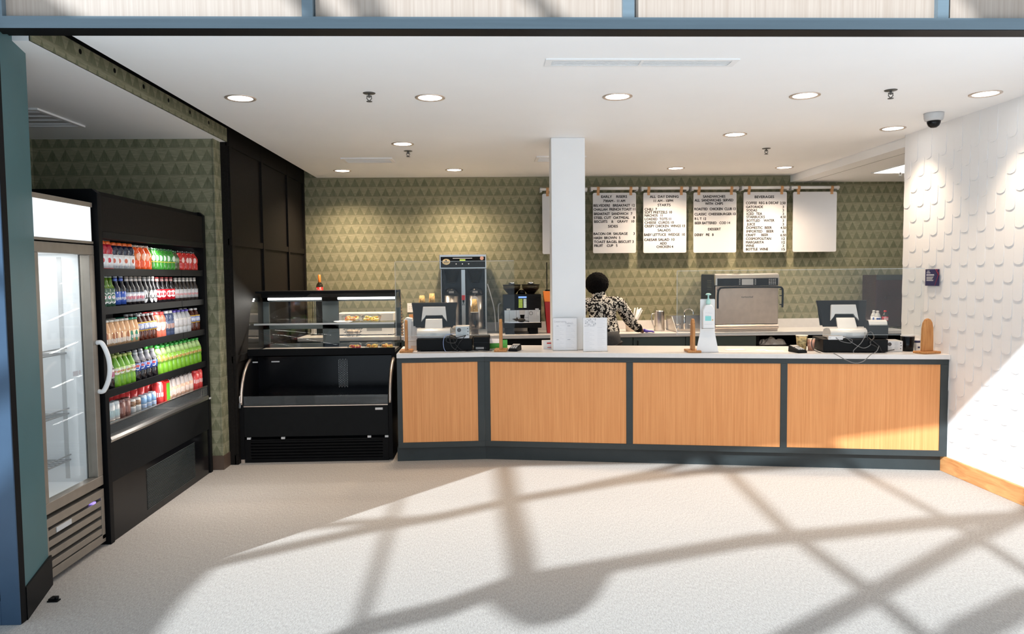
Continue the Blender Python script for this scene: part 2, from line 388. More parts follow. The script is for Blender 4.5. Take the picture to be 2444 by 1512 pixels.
def smooth_path(pts, n=8):
    P = [Vector(p) for p in pts]; P = [P[0]] + P + [P[-1]]; out = []
    for i in range(1, len(P) - 2):
        for k in range(n):
            t = k / n; a, b, c, d = P[i - 1], P[i], P[i + 1], P[i + 2]
            out.append(0.5 * ((2 * b) + (c - a) * t + (2 * a - 5 * b + 4 * c - d) * t * t + (3 * b - a - 3 * c + d) * t ** 3))
    return out + [P[-2]]
ORD = ['first', 'second', 'third', 'fourth', 'fifth', 'sixth', 'seventh', 'eighth', 'ninth', 'tenth', 'eleventh', 'twelfth', 'thirteenth', 'fourteenth', 'fifteenth', 'sixteenth']

# ================================================================== STRUCTURE
CZ = 2.73        # main ceiling
YB = 8.77        # back wall face
XR = 3.59        # right wall face
YF = 3.40        # opening of the cafe
HC = 0.925       # front counter top
HB = 0.914       # back counter top

b = MB(); b.box(-7, 8, 2.4, 9.2, -0.12, 0); struct(b.build('floor', 'carpet'))
b = MB(); b.box(-9, 8, -7, 2.4, -0.12, 0); struct(b.build('floor_atrium_bounce', mat('pale_bounce_floor', (0.78, 0.77, 0.76), 0.4, noise=(60, 0.06))))  # unseen atrium floor, made pale to bounce sun onto the ceiling
b = MB(); b.box(-1.955, XR + 0.06, YF + 0.05, YB + 0.1, CZ, CZ + 0.3)              # main ceiling
b.box(-2.9, -1.955, YF + 0.05, 3.60, CZ, CZ + 0.3)                                # strip in front of the track slot
struct(b.build('ceiling', 'ceil'))
b = MB(); b.box(-3.7, -2.12, 3.60, 6.25, 2.69, 3.03); struct(b.build('ceiling_alcove', 'ceil'))
b = MB(); b.box(XR + 0.065, 6.3, 5.9, YB + 0.1, 2.65, 3.03); b.box(3.845, 3.852, 6.0, YB, 2.6485, 2.651, 1)
struct(b.build('ceiling_side', ['ceil', 'grey']))
b = MB(); b.box(-2.4, 6.3, YB, YB + 0.15, 0, 3.03); struct(b.build('wall_back', 'paper'))
b = MB(); b.box(6.2, 6.35, 5.9, YB + 0.1, 0, 3.03); b.box(XR + 0.25, 6.3, 5.85, 6.0, 0, 3.03); struct(b.build('wall_side', 'paint'))

# right wall: long ceramic tongues with round, proud lower ends
b = MB(); b.box(XR, XR + 0.24, -1.0, 6.24, 0, CZ + 0.3)
PW, PH = 0.0955, 0.2475
ncol = int((6.235 - 1.6) / PW)
for ci in range(ncol):
    yc = 6.24 - 0.002 - PW * (ci + 0.5)
    off = (ci % 2) * PH / 2
    k = 0
    while True:
        z1 = 2.60 + off - k * PH; k += 1
        z0 = z1 - PH * 1.0
        if z0 < 0.13: break
        if z1 > CZ: z1 = CZ - 0.004
        hw = PW / 2 - 0.002; n = 8; low = z0 + hw * 0.6
        # outline of the tongue: straight sides, half-round foot; it leans out towards its foot
        out = [(yc + hw, z1), (yc + hw, low)] + [(yc + hw * math.cos(PI * j / n), low - hw * 0.6 * math.sin(PI * j / n)) for j in range(1, n)] + [(yc - hw, low), (yc - hw, z1)]
        def px(z): return XR - 0.0008 - 0.0052 * max(0.0, (z1 - z) / (z1 - z0)) ** 1.6
        m = len(out)
        v = [(px(z), y, z) for y, z in out] + [(XR + 0.002, y, z) for y, z in out]
        b.add(v, [tuple(range(m))] + [(j, j + m, (j + 1) % m + m, (j + 1) % m) for j in range(m)], 0)
struct(b.build('wall_right', 'tile'))
b = MB(); b.box(XR - 0.022, XR + 0.001, -1.0, 5.75, 0, 0.122); struct(b.build('baseboard_right', 'fir', bevel=0.003))

# left side of the cafe: black folding-door wall, papered pier, papered alcove, teal end wall
XL = -2.10
bw = MB(); bw.box(XL - 0.10, XL - 0.02, 6.22, YB, 0, 2.95)
for y in (6.23, 7.10, 8.00, 8.70): bw.box(XL - 0.03, XL, y, y + 0.055, 0, 2.82)
bw.box(XL - 0.03, XL - 0.004, 6.22, YB, 1.845, 1.90); bw.box(XL - 0.03, XL - 0.002, 6.22, YB, 2.66, 2.95); bw.box(XL - 0.03, XL - 0.004, 6.22, YB, 0.86, 0.915); bw.box(XL - 0.03, XL - 0.002, 6.22, YB, 0, 0.08)
struct(bw.build('wall_left', 'blackp'))
b = MB(); b.box(-3.75, -2.18, 6.08, 6.22, 0, 2.75); struct(b.build('wall_alcove_back', 'paper'))
b = MB(); b.box(-2.18, -2.172, 6.07, 6.22, 0, 2.69); struct(b.build('wall_left_pier', 'paper'))
b = MB(); b.box(-2.5, -2.166, 6.062, 6.222, 0, 0.115); struct(b.build('baseboard_left', 'brownb'))
b = MB(); b.box(-3.75, -3.60, YF + 0.05, 6.2, 0, 2.75); struct(b.build('wall_alcove_left', 'paper'))
b = MB(); b.hexa([(x, y, z) for z in (0.0, CZ + 0.3) for x, y in ((-3.7, 3.412), (-2.146, 3.412), (-2.262, 3.80), (-3.7, 3.80))]); struct(b.build('wall_left_end', 'teal'))
b = MB(); b.hexa([(x, y, z) for z in (0.0, 0.155) for x, y in ((-3.7, 3.411), (-2.137, 3.411), (-2.253, 3.812), (-3.7, 3.812))]); struct(b.build('baseboard_left_end', 'black'))
# folding-door track in its slot, papered header with bolt holes
b = MB(); b.box(-2.125, -2.112, 3.60, 6.22, 2.69, 2.80); 
for i in range(6):
    y = 4.02 + i * 0.36
    b.cyl((-2.1125, y, 2.765), (-2.111, y, 2.765), 0.014, seg=12, mi=1)
b.box(-2.125, -2.11, 3.60, YB, 2.80, 3.0, 1); b.box(-2.12, -1.95, 3.58, YB, 2.93, 3.02, 1); b.box(-1.957, -1.952, 3.60, YB, 2.735, 3.0, 1); b.box(-2.12, -1.955, 3.585, 3.602, CZ + .003, 3.0, 1)
struct(b.build('trim_1', ['paper', 'black']))
# front beam with posts, and the wood panels over the opening
b = MB(); b.box(-3.4, 4.6, YF, YF + 0.012, 2.683, 2.735); b.box(-3.4, 4.6, YF + 0.001, YF + 0.075, 2.680, 2.69, 1); b.box(-3.4, 4.6, YF + 0.012, YF + 0.05, 2.69, 2.735)
for xa, xb in ((720, 746), (1487, 1514), (2239, 2265), (-22, 4)):
    p, q = atY(xa, 20, YF), atY(xb, 20, YF); b.box(p.x, q.x, YF + 0.001, YF + 0.05, 2.73, 3.75)
struct(b.build('trim_2', ['steelb', 'black']))
wf = MB(); wf.box(-3.4, 4.6, YF + 0.07, YF + 0.16, 2.70, 3.75); wf = struct(wf.build('wall_front', 'black'))
prev = None
for xa, xb in ((8, 720), (753, 1484), (1518, 2234), (2268, 2900)):
    p, q = atY(xa, 20, YF + 0.03), atY(xb, 20, YF + 0.03)
    m = MB(); m.box(p.x, q.x, YF + 0.03, YF + 0.065, 2.738, 3.72); m.build('wood_panel', 'woodw', parent=wf)
# column standing on the counter
b = MB(); b.box(0.566, 0.855, 6.295, 6.49, HC + 0.001, CZ)
col = b.build('column', 'paint', bevel=0.006); tag(col, 'square white column rising from the counter up to the ceiling', 'column')

# mesh screen at the far left edge
ms = thing('mesh_screen', 'navy framed wire mesh screen at the left edge of the opening', 'screen', (-2.141, 3.362, 0))
f = MB(); f.box(-0.085, 0.0, 0, 0.012, 0, 2.68); f.box(-1.2, -0.085, 0, 0.012, 0, 0.11); f.box(-1.2, -1.12, 0, 0.012, 0.11, 2.68); f.box(-1.12, -0.085, 0, 0.012, 2.60, 2.68)
f.box(-0.03, 0.001, 0.006, 0.047, 0, 2.68, 1)
f.build('frame', ['navy', 'black'], parent=ms, bevel=0.002)
m = MB(); m.box(-1.12, -0.085, 0.03, 0.034, 0.11, 2.60)
n1 = 60
for k in range(n1 * 3):
    z = 0.11 + k * 2.49 / (n1 * 3); m.box(-0.55, -0.085, 0.014, 0.018, z, z + 0.003, 1)
for k in range(40):
    x = -0.55 + k * 0.0118; m.box(x, x + 0.003, 0.013, 0.017, 0.11, 2.60, 1)
m.build('mesh', ['brush', 'grid'], parent=ms)
fb = MB(); fb.box(0, 0.05, 0, 0.03, 0, 0.006); fb.box(0.0, 0.03, 0.01, 0.05, 0, 0.012); fb.cyl((0.035, 0.02, 0), (0.035, 0.02, 0.02), 0.008, mi=0)
fb = fb.build('floor_latch', 'black', loc=atZ(112, 1437)); tag(fb, 'small black floor latch at the foot of the teal wall end', 'latch')

# glazed atrium behind the viewer: its bars throw the pattern of shade on the floor
YA = -2.4
def glaze(x, y):
    p = atZ(x, y, 0.0); t = (p.y - YA); s = t / SUN.y
    return p - SUN * s
ab = MB()
def bar(pts, w, d=0.10, mi=0):
    P = [glaze(*p) for p in pts]
    for a, c in zip(P[:-1], P[1:]):
        t = (c - a); n = Vector((-t.z, 0, t.x)).normalized() * (w / 2); e = t.normalized() * (w * 0.3)
        a2, c2 = a - e, c + e
        v = [a2 - n, c2 - n, c2 + n, a2 + n]
        ab.hexa([(p.x, YA, p.z) for p in v] + [(p.x, YA + d, p.z) for p in v], mi)
bar([(1196, 1070), (1216, 1200), (1240, 1310), (1252, 1400)], 0.125)
bar([(400, 1372), (540, 1344), (870, 1270), (1060, 1236), (1230, 1197)], 0.095)
bar([(1230, 1197), (1500, 1150), (1690, 1127), (1830, 1119), (2000, 1108)], 0.10)
bar([(640, 1276), (800, 1256), (1000, 1243)], 0.035); bar([(1400, 1163), (1560, 1130), (1640, 1108)], 0.045)
bar([(1240, 1395), (1500, 1350), (1800, 1297), (2000, 1278), (2220, 1254), (2500, 1235)], 0.115)
bar([(1700, 1095), (1750, 1135), (1890, 1275), (2100, 1430), (2230, 1540)], 0.075)
bar([(1980, 1085), (2050, 1125), (2290, 1255), (2500, 1390)], 0.06)
bar([(1850, 1560), (1980, 1490), (2100, 1425), (2300, 1310), (2500, 1210)], 0.085)
bar([(955, 1170), (905, 1340), (850, 1512), (830, 1570)], 0.05)
bar([(760, 1560), (880, 1507), (1060, 1462), (1240, 1395)], 0.13)
bar([(2230, 1620), (2330, 1520), (2480, 1440)], 0.16)
# unseen plates added for shade: left of the sunlit floor, and one rounded patch
def plate(px, world=False):
    P = [(Vector((p[0], p[1], 0)) - SUN * ((p[1] - YA) / SUN.y)) if world else glaze(*p) for p in px]; n = len(P)
    ab.add([(p.x, YA, p.z) for p in P] + [(p.x, YA + 0.08, p.z) for p in P], [tuple(range(n)), tuple(range(2 * n - 1, n - 1, -1))] + [(i, (i + 1) % n, n + (i + 1) % n, n + i) for i in range(n)])
plate([(1150, 1432), (1300, 1385), (1460, 1372), (1425, 1430), (1380, 1468), (1310, 1492), (1250, 1496), (1200, 1470)])
plate([(1.80, 5.75), (1.88, 5.75), (2.02, 6.8), (1.86, 6.8)], True); plate([(1.93, 6.1), (2.0, 6.1), (2.36, 6.8), (2.2, 6.8)], True)  # added plates that shade the front beam and wood panels
plate([(2.90, 5.9), (2.98, 5.9), (3.05, 6.9), (2.92, 6.9)], True)
plate([(-1.5, 6.28), (0.92, 6.28), (0.70, 6.9), (-1.5, 6.9)], True); plate([(4.92, 6.28), (7.5, 6.28), (7.5, 6.9), (5.0, 6.9)], True)
plate([(495, 1372), (440, 1425), (372, 1512), (300, 1620), (-900, 1700), (-1200, 1310), (360, 1310), (420, 1372)])  # added broad plate keeping sun off the near left floor and screen
struct(ab.build('window_and_shade_plates', 'steelb'))  # glazing bars and the added shade plates in one mesh
# unseen cross beam, placed so that its shade ends the sunlit floor
b = MB(); b.box(-7, 2.2, 1.46, 1.54, 3.99, 4.375); struct(b.build('shade_beam', 'steelb'))

# ------------------------------------------------------------------ ceiling fixtures
def downlight(p, label, energy=None, tgt=None, color=None, blend=1.0, angle=122):
    t = thing('downlight', label, 'downlight', (p.x, p.y, CZ), group='recessed ceiling downlights')
    m = MB(); m.lathe([(0.074, 0.002), (0.098, 0.002), (0.098, -0.004), (0.090, -0.007), (0.078, -0.004), (0.074, 0.002)], 36); m.build('trim_ring', 'steel2', parent=t)
    m = MB(); m.lathe([(0.0001, -0.0035), (0.05, -0.0035), (0.077, -0.002)], 36); m.build('lens', 'lens', parent=t)
    l = bpy.data.lights.new('downlight_lamp', 'SPOT'); l.energy = energy or DL_ENERGY; l.color = color or DL_COLOR
    l.spot_size = math.radians(angle); l.spot_blend = blend; l.shadow_soft_size = 0.06
    o = bpy.data.objects.new('lamp', l); COL.objects.link(o); o.parent = t; o.location = (0, 0, -0.03)
    return t
DLS = [((574, 234), 'downlight nearest the black folding door wall, front row', 0.3), ((1026.5, 232.5), 'downlight in the front row, second from the left', 0.45), ((1473.5, 230), 'downlight in the front row, beyond the long linear diffuser', 0.45), ((1921, 227.5), 'downlight in the front row, second from the white tiled wall', 0.45), ((2352, 223.5), 'front downlight close beside the white tiled wall', 0.48),
       ((961, 343), 'middle downlight left of the white column, over the display case', 1.0), ((1754, 320.5), 'middle downlight right of the white column, above the counter', 1.0), ((2131, 306), 'middle downlight close to the dome camera and tiled wall', 0.48),
       ((817, 407), 'back row downlight nearest the black wall, before the wallpaper', 1.25), ((1084, 405), 'back row downlight left of the column, above the coffee brewer', 1.25), ((1613, 401), 'back row downlight right of the column, over the menu boards', 1.25), ((1872, 399), 'back row downlight furthest right, before the dropped bulkhead', 1.3)]
for (x, y), lb, k in DLS:
    downlight(atZ(x, y, CZ), 'recessed round white ' + lb, DL_ENERGY * k, angle=92 if y < 260 else 105 if y < 350 else 140)
def sprinkler(p, label):
    t = thing('fire_sprinkler', label, 'sprinkler', (p.x, p.y, p.z), group='ceiling sprinkler heads')
    m = MB(); m.lathe([(0.0001, -0.004), (0.038, -0.003), (0.04, 0)], 20); m.build('escutcheon', 'sprinkler', parent=t)
    m = MB(); m.cyl((0, 0, 0), (0, 0, -0.028), 0.007); m.tube([(-0.013, 0, -0.018), (-0.015, 0, -0.035), (0, 0, -0.05)], 0.003, 6); m.tube([(0.013, 0, -0.018), (0.015, 0, -0.035), (0, 0, -0.05)], 0.003, 6); m.box(-0.016, 0.016, -0.003, 0.003, -0.022, -0.016); m.build('body', 'sprinkler', parent=t)
    m = MB(); m.lathe([(0.0001, -0.05), (0.018, -0.051), (0.0185, -0.054), (0.0001, -0.055)], 16); m.build('deflector', 'sprinkler', parent=t)
for (x, y), z, lb in (((881, 222), CZ, 'front row beside a downlight, left half of the ceiling'), ((974, 360), CZ, 'beyond the middle downlight above the display case'), ((2126, 215), CZ, 'front row, between the two right-hand downlights'), ((1829, 354), CZ, 'right of the column, before the back row of downlights'), ((2149, 408), 2.65, 'on the lower side ceiling at the edge of the tiled wall')):
    sprinkler(atZ(x, y, z), 'small chrome sprinkler head ' + lb)
# long linear air diffuser
p, q = atZ(1298, 158, CZ), atZ(1768, 139, CZ); cx_, cy_ = (p.x + q.x) / 2, (p.y + q.y) / 2; hx = (q.x - p.x) / 2
t = thing('linear_diffuser', 'long white two-section linear air diffuser set in the ceiling', 'air vent', (cx_, cy_, CZ))
m = MB(); m.box(-hx, hx, -0.07, -0.045, -0.006, 0); m.box(-hx, hx, 0.045, 0.07, -0.006, 0); m.box(-hx, -hx + 0.035, -0.045, 0.045, -0.006, 0); m.box(hx - 0.035, hx, -0.045, 0.045, -0.006, 0); m.box(-0.008, 0.008, -0.045, 0.045, -0.0055, 0); m.build('frame', 'paint', parent=t)
m = MB(); m.box(-hx + 0.02, hx - 0.02, -0.046, 0.046, -0.0012, -0.0006, 1)
for s in (-1, 1):
    for k in range(4):
        y = -0.032 + k * 0.0215; x0, x1 = (-hx + 0.036, -0.009) if s < 0 else (0.009, hx - 0.036)
        m.box(x0, x1, y - 0.004, y + 0.004, -0.0045, -0.0015, 0)
m.build('slats', ['paint', 'grey'], parent=t)
def vent(name, label, pa, pb, z, nb=5, group=None, along='x', mats=('paint', 'lgrey')):
    cx0, cy0 = (pa[0] + pb[0]) / 2, (pa[1] + pb[1]) / 2; hx, hy = abs(pb[0] - pa[0]) / 2, abs(pb[1] - pa[1]) / 2
    t = thing(name, label, 'air vent', (cx0, cy0, z), group=group); e = 0.03
    m = MB(); m.box(-hx, hx, -hy, -hy + e, -0.012, 0); m.box(-hx, hx, hy - e, hy, -0.012, 0); m.box(-hx, -hx + e, -hy + e, hy - e, -0.012, 0); m.box(hx - e, hx, -hy + e, hy - e, -0.012, 0); m.build('frame', mats[0], parent=t)
    m = MB(); m.box(-hx + e, hx - e, -hy + e, hy - e, -0.002, -0.001, 1)
    for k in range(nb):
        f = (k + 0.5) / nb
        if along == 'x': y = -hy + e + f * 2 * (hy - e); m.box(-hx + e, hx - e, y - 0.006, y + 0.006, -0.01, -0.002, 0)
        else: x = -hx + e + f * 2 * (hx - e); m.box(x - 0.006, x + 0.006, -hy + e, hy - e, -0.01, -0.002, 0)
    m.build('louvers', list(mats), parent=t)
vent('ceiling_vent', 'white louvered vent in the ceiling left of the column', (-1.40, 7.31), (-0.90, 7.59), CZ, 6, 'louvered ceiling vents')
vent('ceiling_vent', 'white louvered vent in the ceiling partly hidden by the column', (0.51, 7.26), (1.0, 7.57), CZ, 6, 'louvered ceiling vents')
vent('ceiling_vent', 'pale grille in the low alcove ceiling above the glass-door fridge', (-3.35, 4.98), (-2.905, 5.555), 2.69, 4, 'louvered ceiling vents')
# lit ceiling panel in the side space
t = thing('ceiling_light_panel', 'bright flat light panel in the low side ceiling by the tiled wall', 'ceiling light', (4.56, 7.65, 2.65))
m = MB(); m.box(-0.33, 0.33, -0.02, 0.64 - 0.6, -0.006, 0) if False else m.hexa([(-0.33, -0.30, -0.008), (0.33, -0.30, -0.008), (0.33, 0.30, -0.008), (-0.33, 0.30, -0.008), (-0.33, -0.30, 0), (0.33, -0.30, 0), (0.33, 0.30, 0), (-0.33, 0.30, 0)]); m.build('diffuser', 'lens', parent=t)
m = MB(); m.box(-0.35, 0.35, -0.32, -0.30, -0.01, 0); m.box(-0.35, 0.35, 0.30, 0.32, -0.01, 0); m.box(-0.35, -0.33, -0.3, 0.3, -0.01, 0); m.box(0.33, 0.35, -0.3, 0.3, -0.01, 0); m.build('frame', 'paint', parent=t)
# dome camera
p = atZ(2229, 270, CZ)
t = thing('dome_camera', 'white dome security camera with dark bubble on the ceiling', 'camera', (p.x, p.y, CZ))
m = MB(); m.lathe([(0.068, 0), (0.068, -0.012), (0.066, -0.035), (0.060, -0.052), (0.048, -0.058)], 28); m.build('housing', 'lgrey', parent=t)
m = MB(); m.lathe([(0.047, -0.057), (0.045, -0.072), (0.036, -0.092), (0.02, -0.104), (0.0001, -0.107)], 24); m.build('dome', 'gloss', parent=t)

# ================================================================== FRONT COUNTER
PL, PB, PR = Vector((-0.754, 6.19)), Vector((-0.02, 6.21)), Vector((XR - 0.005, 5.57))
def counter_unit(name, label, a, c, panels, inset=0.0):
    d = c - a; Lw = d.length; ang = math.atan2(d.y, d.x)
    t = thing(name, label, 'counter', (a.x, a.y, 0), ang, 'front counter cabinets')
    def s_at(x):               # distance along the front face for a photo column
        r = _ray(x, 950); n = Vector((-d.y, d.x, 0)); k = (Vector((a.x, a.y, 0)) - EYE).dot(n) / r.dot(n)
        p = EYE + r * k; return (Vector((p.x, p.y)) - a).dot(d) / Lw
    segs = [(s_at(x0), s_at(x1)) for x0, x1 in panels]
    z0, z1, zb, zt = 0.122, 0.887, 0.168, 0.846
    if inset: zb = 0.168
    f = MB(); f.box(0.0, Lw, 0.02, 0.58, z0, z1)                     # carcass
    f.box(0, Lw, 0.0, 0.02, z0, zb); f.box(0, Lw, 0.0, 0.02, zt, z1)
    xs = [0.0] + [v for s in segs for v in s] + [Lw]
    for k in range(0, len(xs), 2): f.box(xs[k], xs[k + 1], 0.0, 0.02, zb, zt)
    f.build('frame', 'dgrey', parent=t, bevel=0.0015)
    for x0, x1 in segs:
        p = MB(); p.box(x0 + 0.001, x1 - 0.001, 0.006, 0.019, zb + 0.001, zt - 0.001); p.build('wood_panel', 'wood', parent=t)
    k = MB(); k.box(-0.012, Lw + (0.012 if Lw < 2 else -0.02), 0.05, 0.58, 0, z0 - 0.002); k.build('toe_kick', 'dgrey', parent=t)
    return t
counter_unit('counter_cabinet', 'short counter section with one orange wood panel beside the display case', PL, PB, [(960, 1141)])
counter_unit('counter_cabinet', 'long counter section with three orange wood panels in charcoal frames', PB, PR, [(1170, 1495), (1510.5, 1863), (1879, 2244)])
def off(p, q, k):
    d = (q - p).normalized(); return Vector((-d.y, d.x)) * k
ov = 0.022; dp = 0.645
o1, o2 = off(PL, PB, 1), off(PB, PR, 1)
F = [PL - o1 * ov, PB - (o1 + o2).normalized() * ov, PR - o2 * ov]
Bk = [PL + o1 * dp, PB + (o1 + o2).normalized() * dp, PR + o2 * dp]; Bk[2].x = XR - 0.004; F[2].x = XR - 0.004
poly = [tuple(p) for p in F] + [tuple(p) for p in Bk[::-1]]
m = MB(); m.prism(poly, 0.888, HC, 'z'); m = m.build('countertop', 'quartz', bevel=0.003); tag(m, 'long white stone countertop, slightly bent, on the wood-panelled counter', 'countertop')

# ================================================================== BACK COUNTER
YC = 8.12
xs = [-2.05, -1.2, -0.45, 0.30, 0.92, 1.63, 2.22, 3.02, 4.72]
cabn = 0
CABLB = ['at the far left behind the display case', 'behind the left register', 'under the coffee brewer', 'under the espresso machine', 'behind the person in the floral blouse', 'under the sink', 'under the steel oven']
for i in range(len(xs) - 2):
    w = xs[i + 1] - xs[i]
    t = thing('base_cabinet', 'green-grey base cabinet of the back counter ' + CABLB[i], 'cabinet', (xs[i], YC, 0), group='back counter base cabinets')
    m = MB(); m.box(0.002, w - 0.002, 0.022, 0.63, 0.09, 0.872); m.box(0.01, w - 0.01, 0.08, 0.6, 0, 0.09); m.build('body', 'cab', parent=t)
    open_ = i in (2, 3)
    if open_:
        m = MB(); m.box(0.002, w - 0.002, 0.0215, 0.0219, 0.12, 0.868); m.build('recess_shade', 'black', parent=t)  # flat black sheet painted in for the shade of an open front
    else:
        m = MB(); m.box(0.004, w - 0.004, 0.0, 0.02, 0.10, 0.868); dd = m.build('door', 'cab', parent=t, bevel=0.002)
        m = MB(); m.tube([(0.05, 0, 0.83), (0.05, -0.028, 0.83), (0.05, -0.028, 0.70), (0.05, 0, 0.70)], 0.006, 8); m.build('handle', 'black', parent=dd)
t = thing('open_shelf_unit', 'open dark shelf unit under the right end of the back counter', 'shelf', (xs[-2], YC, 0))
w = xs[-1] - xs[-2]
m = MB(); m.box(0.002, 0.03, 0, 0.63, 0, 0.872); m.box(w - 0.03, w, 0, 0.63, 0, 0.872); m.box(0.03, w - 0.03, 0.60, 0.63, 0, 0.872); m.box(0.03, w - 0.03, 0.02, 0.6, 0, 0.1); m.build('carcass', 'black', parent=t)
m = MB(); m.box(0.03, w - 0.03, 0.02, 0.6, 0.72, 0.74); m.build('shelf', 'dgrey', parent=t)
m = MB(); m.box(-2.06, 4.74, YC - 0.02, YB - 0.022, 0.874, HB); m = m.build('worktop', 'quartz', bevel=0.003); tag(m, 'white stone worktop of the back counter below the menu boards', 'countertop')
m = MB(); m.box(-2.06, 4.74, YB - 0.021, YB - 0.001, HB - 0.01, HB + 0.105); m = m.build('backsplash', 'quartz', bevel=0.002); tag(m, 'low white backsplash along the wallpapered back wall', 'backsplash')

# ================================================================== MENU BOARDS
def menu_board(xa, xb, yt, yb, label, lines):
    Yp = 8.655
    a, c = atY(xa, yt, Yp), atY(xb, yb, Yp); w, h = c.x - a.x, a.z - c.z
    t = thing('menu_board', label, 'menu board', ((a.x + c.x) / 2, Yp, c.z), group='hanging white letter boards')
    n = 6; r = 0.018; out = []
    for (sx, sz, a0) in ((1, 0, -90), (1, 1, 0), (-1, 1, 90), (-1, 0, 180)):
        for k in range(n + 1):
            an = math.radians(a0 + 90 * k / n); out.append((sx * (w / 2 - r) + r * math.cos(an), (h - r if sz else r) + r * math.sin(an)))
    m = MB(); m.prism(out, 0, 0.014, 'y'); m.build('board', 'board', parent=t)
    zr = h + 0.050
    m = MB(); m.cyl((-w / 2 - 0.024, 0.0, zr), (w / 2 + 0.026, 0.0, zr), 0.0175, seg=16); m.build('rod', 'white', parent=t)
    for s in (-1, 1):
        m = MB(); m.box(s * (w / 2 + 0.012) - 0.013, s * (w / 2 + 0.012) + 0.013, 0.0 if s > 0 else -0.012, YB - Yp - 0.002, zr - 0.030, zr + 0.020); m.build('bracket', 'lgrey', parent=t, bevel=0.003)
        x = s * (w / 2 - 0.062)
        m = MB(); m.add([(x - 0.016, -0.004, h - 0.030), (x + 0.016, -0.004, h - 0.030), (x + 0.016, -0.004, zr), (x - 0.016, -0.004, zr)], [(0, 1, 2, 3)])
        pr = []
        for k in range(9):
            an = PI * k / 8; pr.append((-0.0215 * math.cos(an), zr + 0.0215 * math.sin(an)))
        pr = [(-0.0035, h - 0.030), (-0.004, h), (-0.0215, zr - 0.006)] + pr + [(0.0215, zr - 0.01), (0.0165, h), (0.0165, h - 0.03), (0.0145, h - 0.03), (0.0185, zr - 0.012), (0.0193, zr)] + [(0.0195 * math.cos(PI * k / 8), zr + 0.0195 * math.sin(PI * k / 8)) for k in range(9)] + [(-0.0195, zr - 0.006), (-0.0015, h), (-0.0015, h - 0.03)]
        m = MB(); m.prism(pr, x - 0.016, x + 0.016, 'x'); m.build('strap', 'leather', parent=t)
    if lines:
        for s, x0, x1, y in lines:
            p, q = atY(x0, y, Yp), atY(x1, y, Yp); L0 = p.x - (a.x + c.x) / 2
            X = lambda g: [v[0] for v in text_geo(g)[0]]
            full = X(s); f0 = min(full); k = (q.x - p.x) / (max(full) - f0)
            for mt in re.finditer(r'\S+(?: \S+)*', s):          # words set far apart are pieces of their own
                seg = mt.group(0); sx = X(seg)
                st = f0 if mt.start() == 0 else max(X(s[:mt.start()] + 'I')) - (max(X('I')) - min(X('I')))
                m = MB()
                for q_, (ex, ez) in enumerate(((0, 0), (.0014, 0), (-.0014, 0), (0, .0012), (0, -.0012))): m.text(seg, 0, p.z - c.z + ez, 0.0290, -0.0008 - q_ * .00005, left=L0 + (st - f0) * k + ex, width=(max(sx) - min(sx)) * k)
                m.build('letter_line', 'letters', parent=t)
    return t
def zc1(x, y): return (1260 + x * .311, 400 + y * .311)
def zc2(x, y): return (1620 + x * .16367, 400 + y * .16367)
def lines_from(fn, L):
    out = []
    for s, x0, x1, y in L:
        a = fn(x0, y); c = fn(x1, y); out.append((s, a[0], c[0], a[1]))
    return out
B1 = lines_from(zc1, [('EARLY    RISERS', 563, 760, 222), ("7'00AM -  11 AM", 578, 748, 255), ('BELVEDERE   BREAKFAST  12', 504, 822, 290), ('CHALLAH  FRENCH TOAST 11', 504, 822, 320), ('BREAKFAST  SANDWICH   7', 507, 800, 354), ('STEEL CUT  OATMEAL    8', 507, 819, 384), ('BISCUITS    &    GRAVY    10', 509, 819, 413), ('SIDES', 615, 690, 449), ('BACON OR  SAUSAGE      3', 504, 819, 507), ('HASH  BROWN  5', 506, 708, 538), ('TOAST BAGEL BISCUIT 3', 507, 812, 569), ('FRUIT    CUP   5', 510, 686, 598)])
B2 = lines_from(zc1, [('ALL  DAY DINING', 936, 1155, 222), ('11 AM - 10PM', 966, 1113, 254), ('STARTS', 996, 1094, 286), ('CHILI  7', 896, 990, 319), ('SOFT PRETZELS  10', 896, 1108, 342), ('NACHOS   11', 897, 1036, 366), ('LOADED  TOTS 11', 897, 1096, 394), ('CHEESE  CURDS 10', 896, 1118, 421), ('CRISPY CHICKEN  WINGS  13', 897, 1207, 448), ('SALADS', 996, 1094, 479), ('BABY LETTUCE  WEDGE   10', 892, 1207, 514), ('CAESAR SALAD  10', 892, 1128, 552), ('ADD', 1013, 1065, 580), ('CHICKEN 4', 987, 1114, 606)])
B3 = lines_from(zc2, [('SANDWICHES', 354, 678, 420), ('ALL  SANDWICHES  SERVED', 232, 792, 475), ('WITH  CHIPS', 385, 643, 523), ('ROASTED  CHICKEN  CLUB 13', 230, 827, 602), ('CLASSIC  CHEESEBURGER 13', 230, 827, 677), ('B L T  12', 233, 405, 743), ('BEER BATTERED   COD 14', 235, 746, 806), ('DESSERT', 428, 612, 895), ('DERBY   PIE   8', 232, 504, 978)])
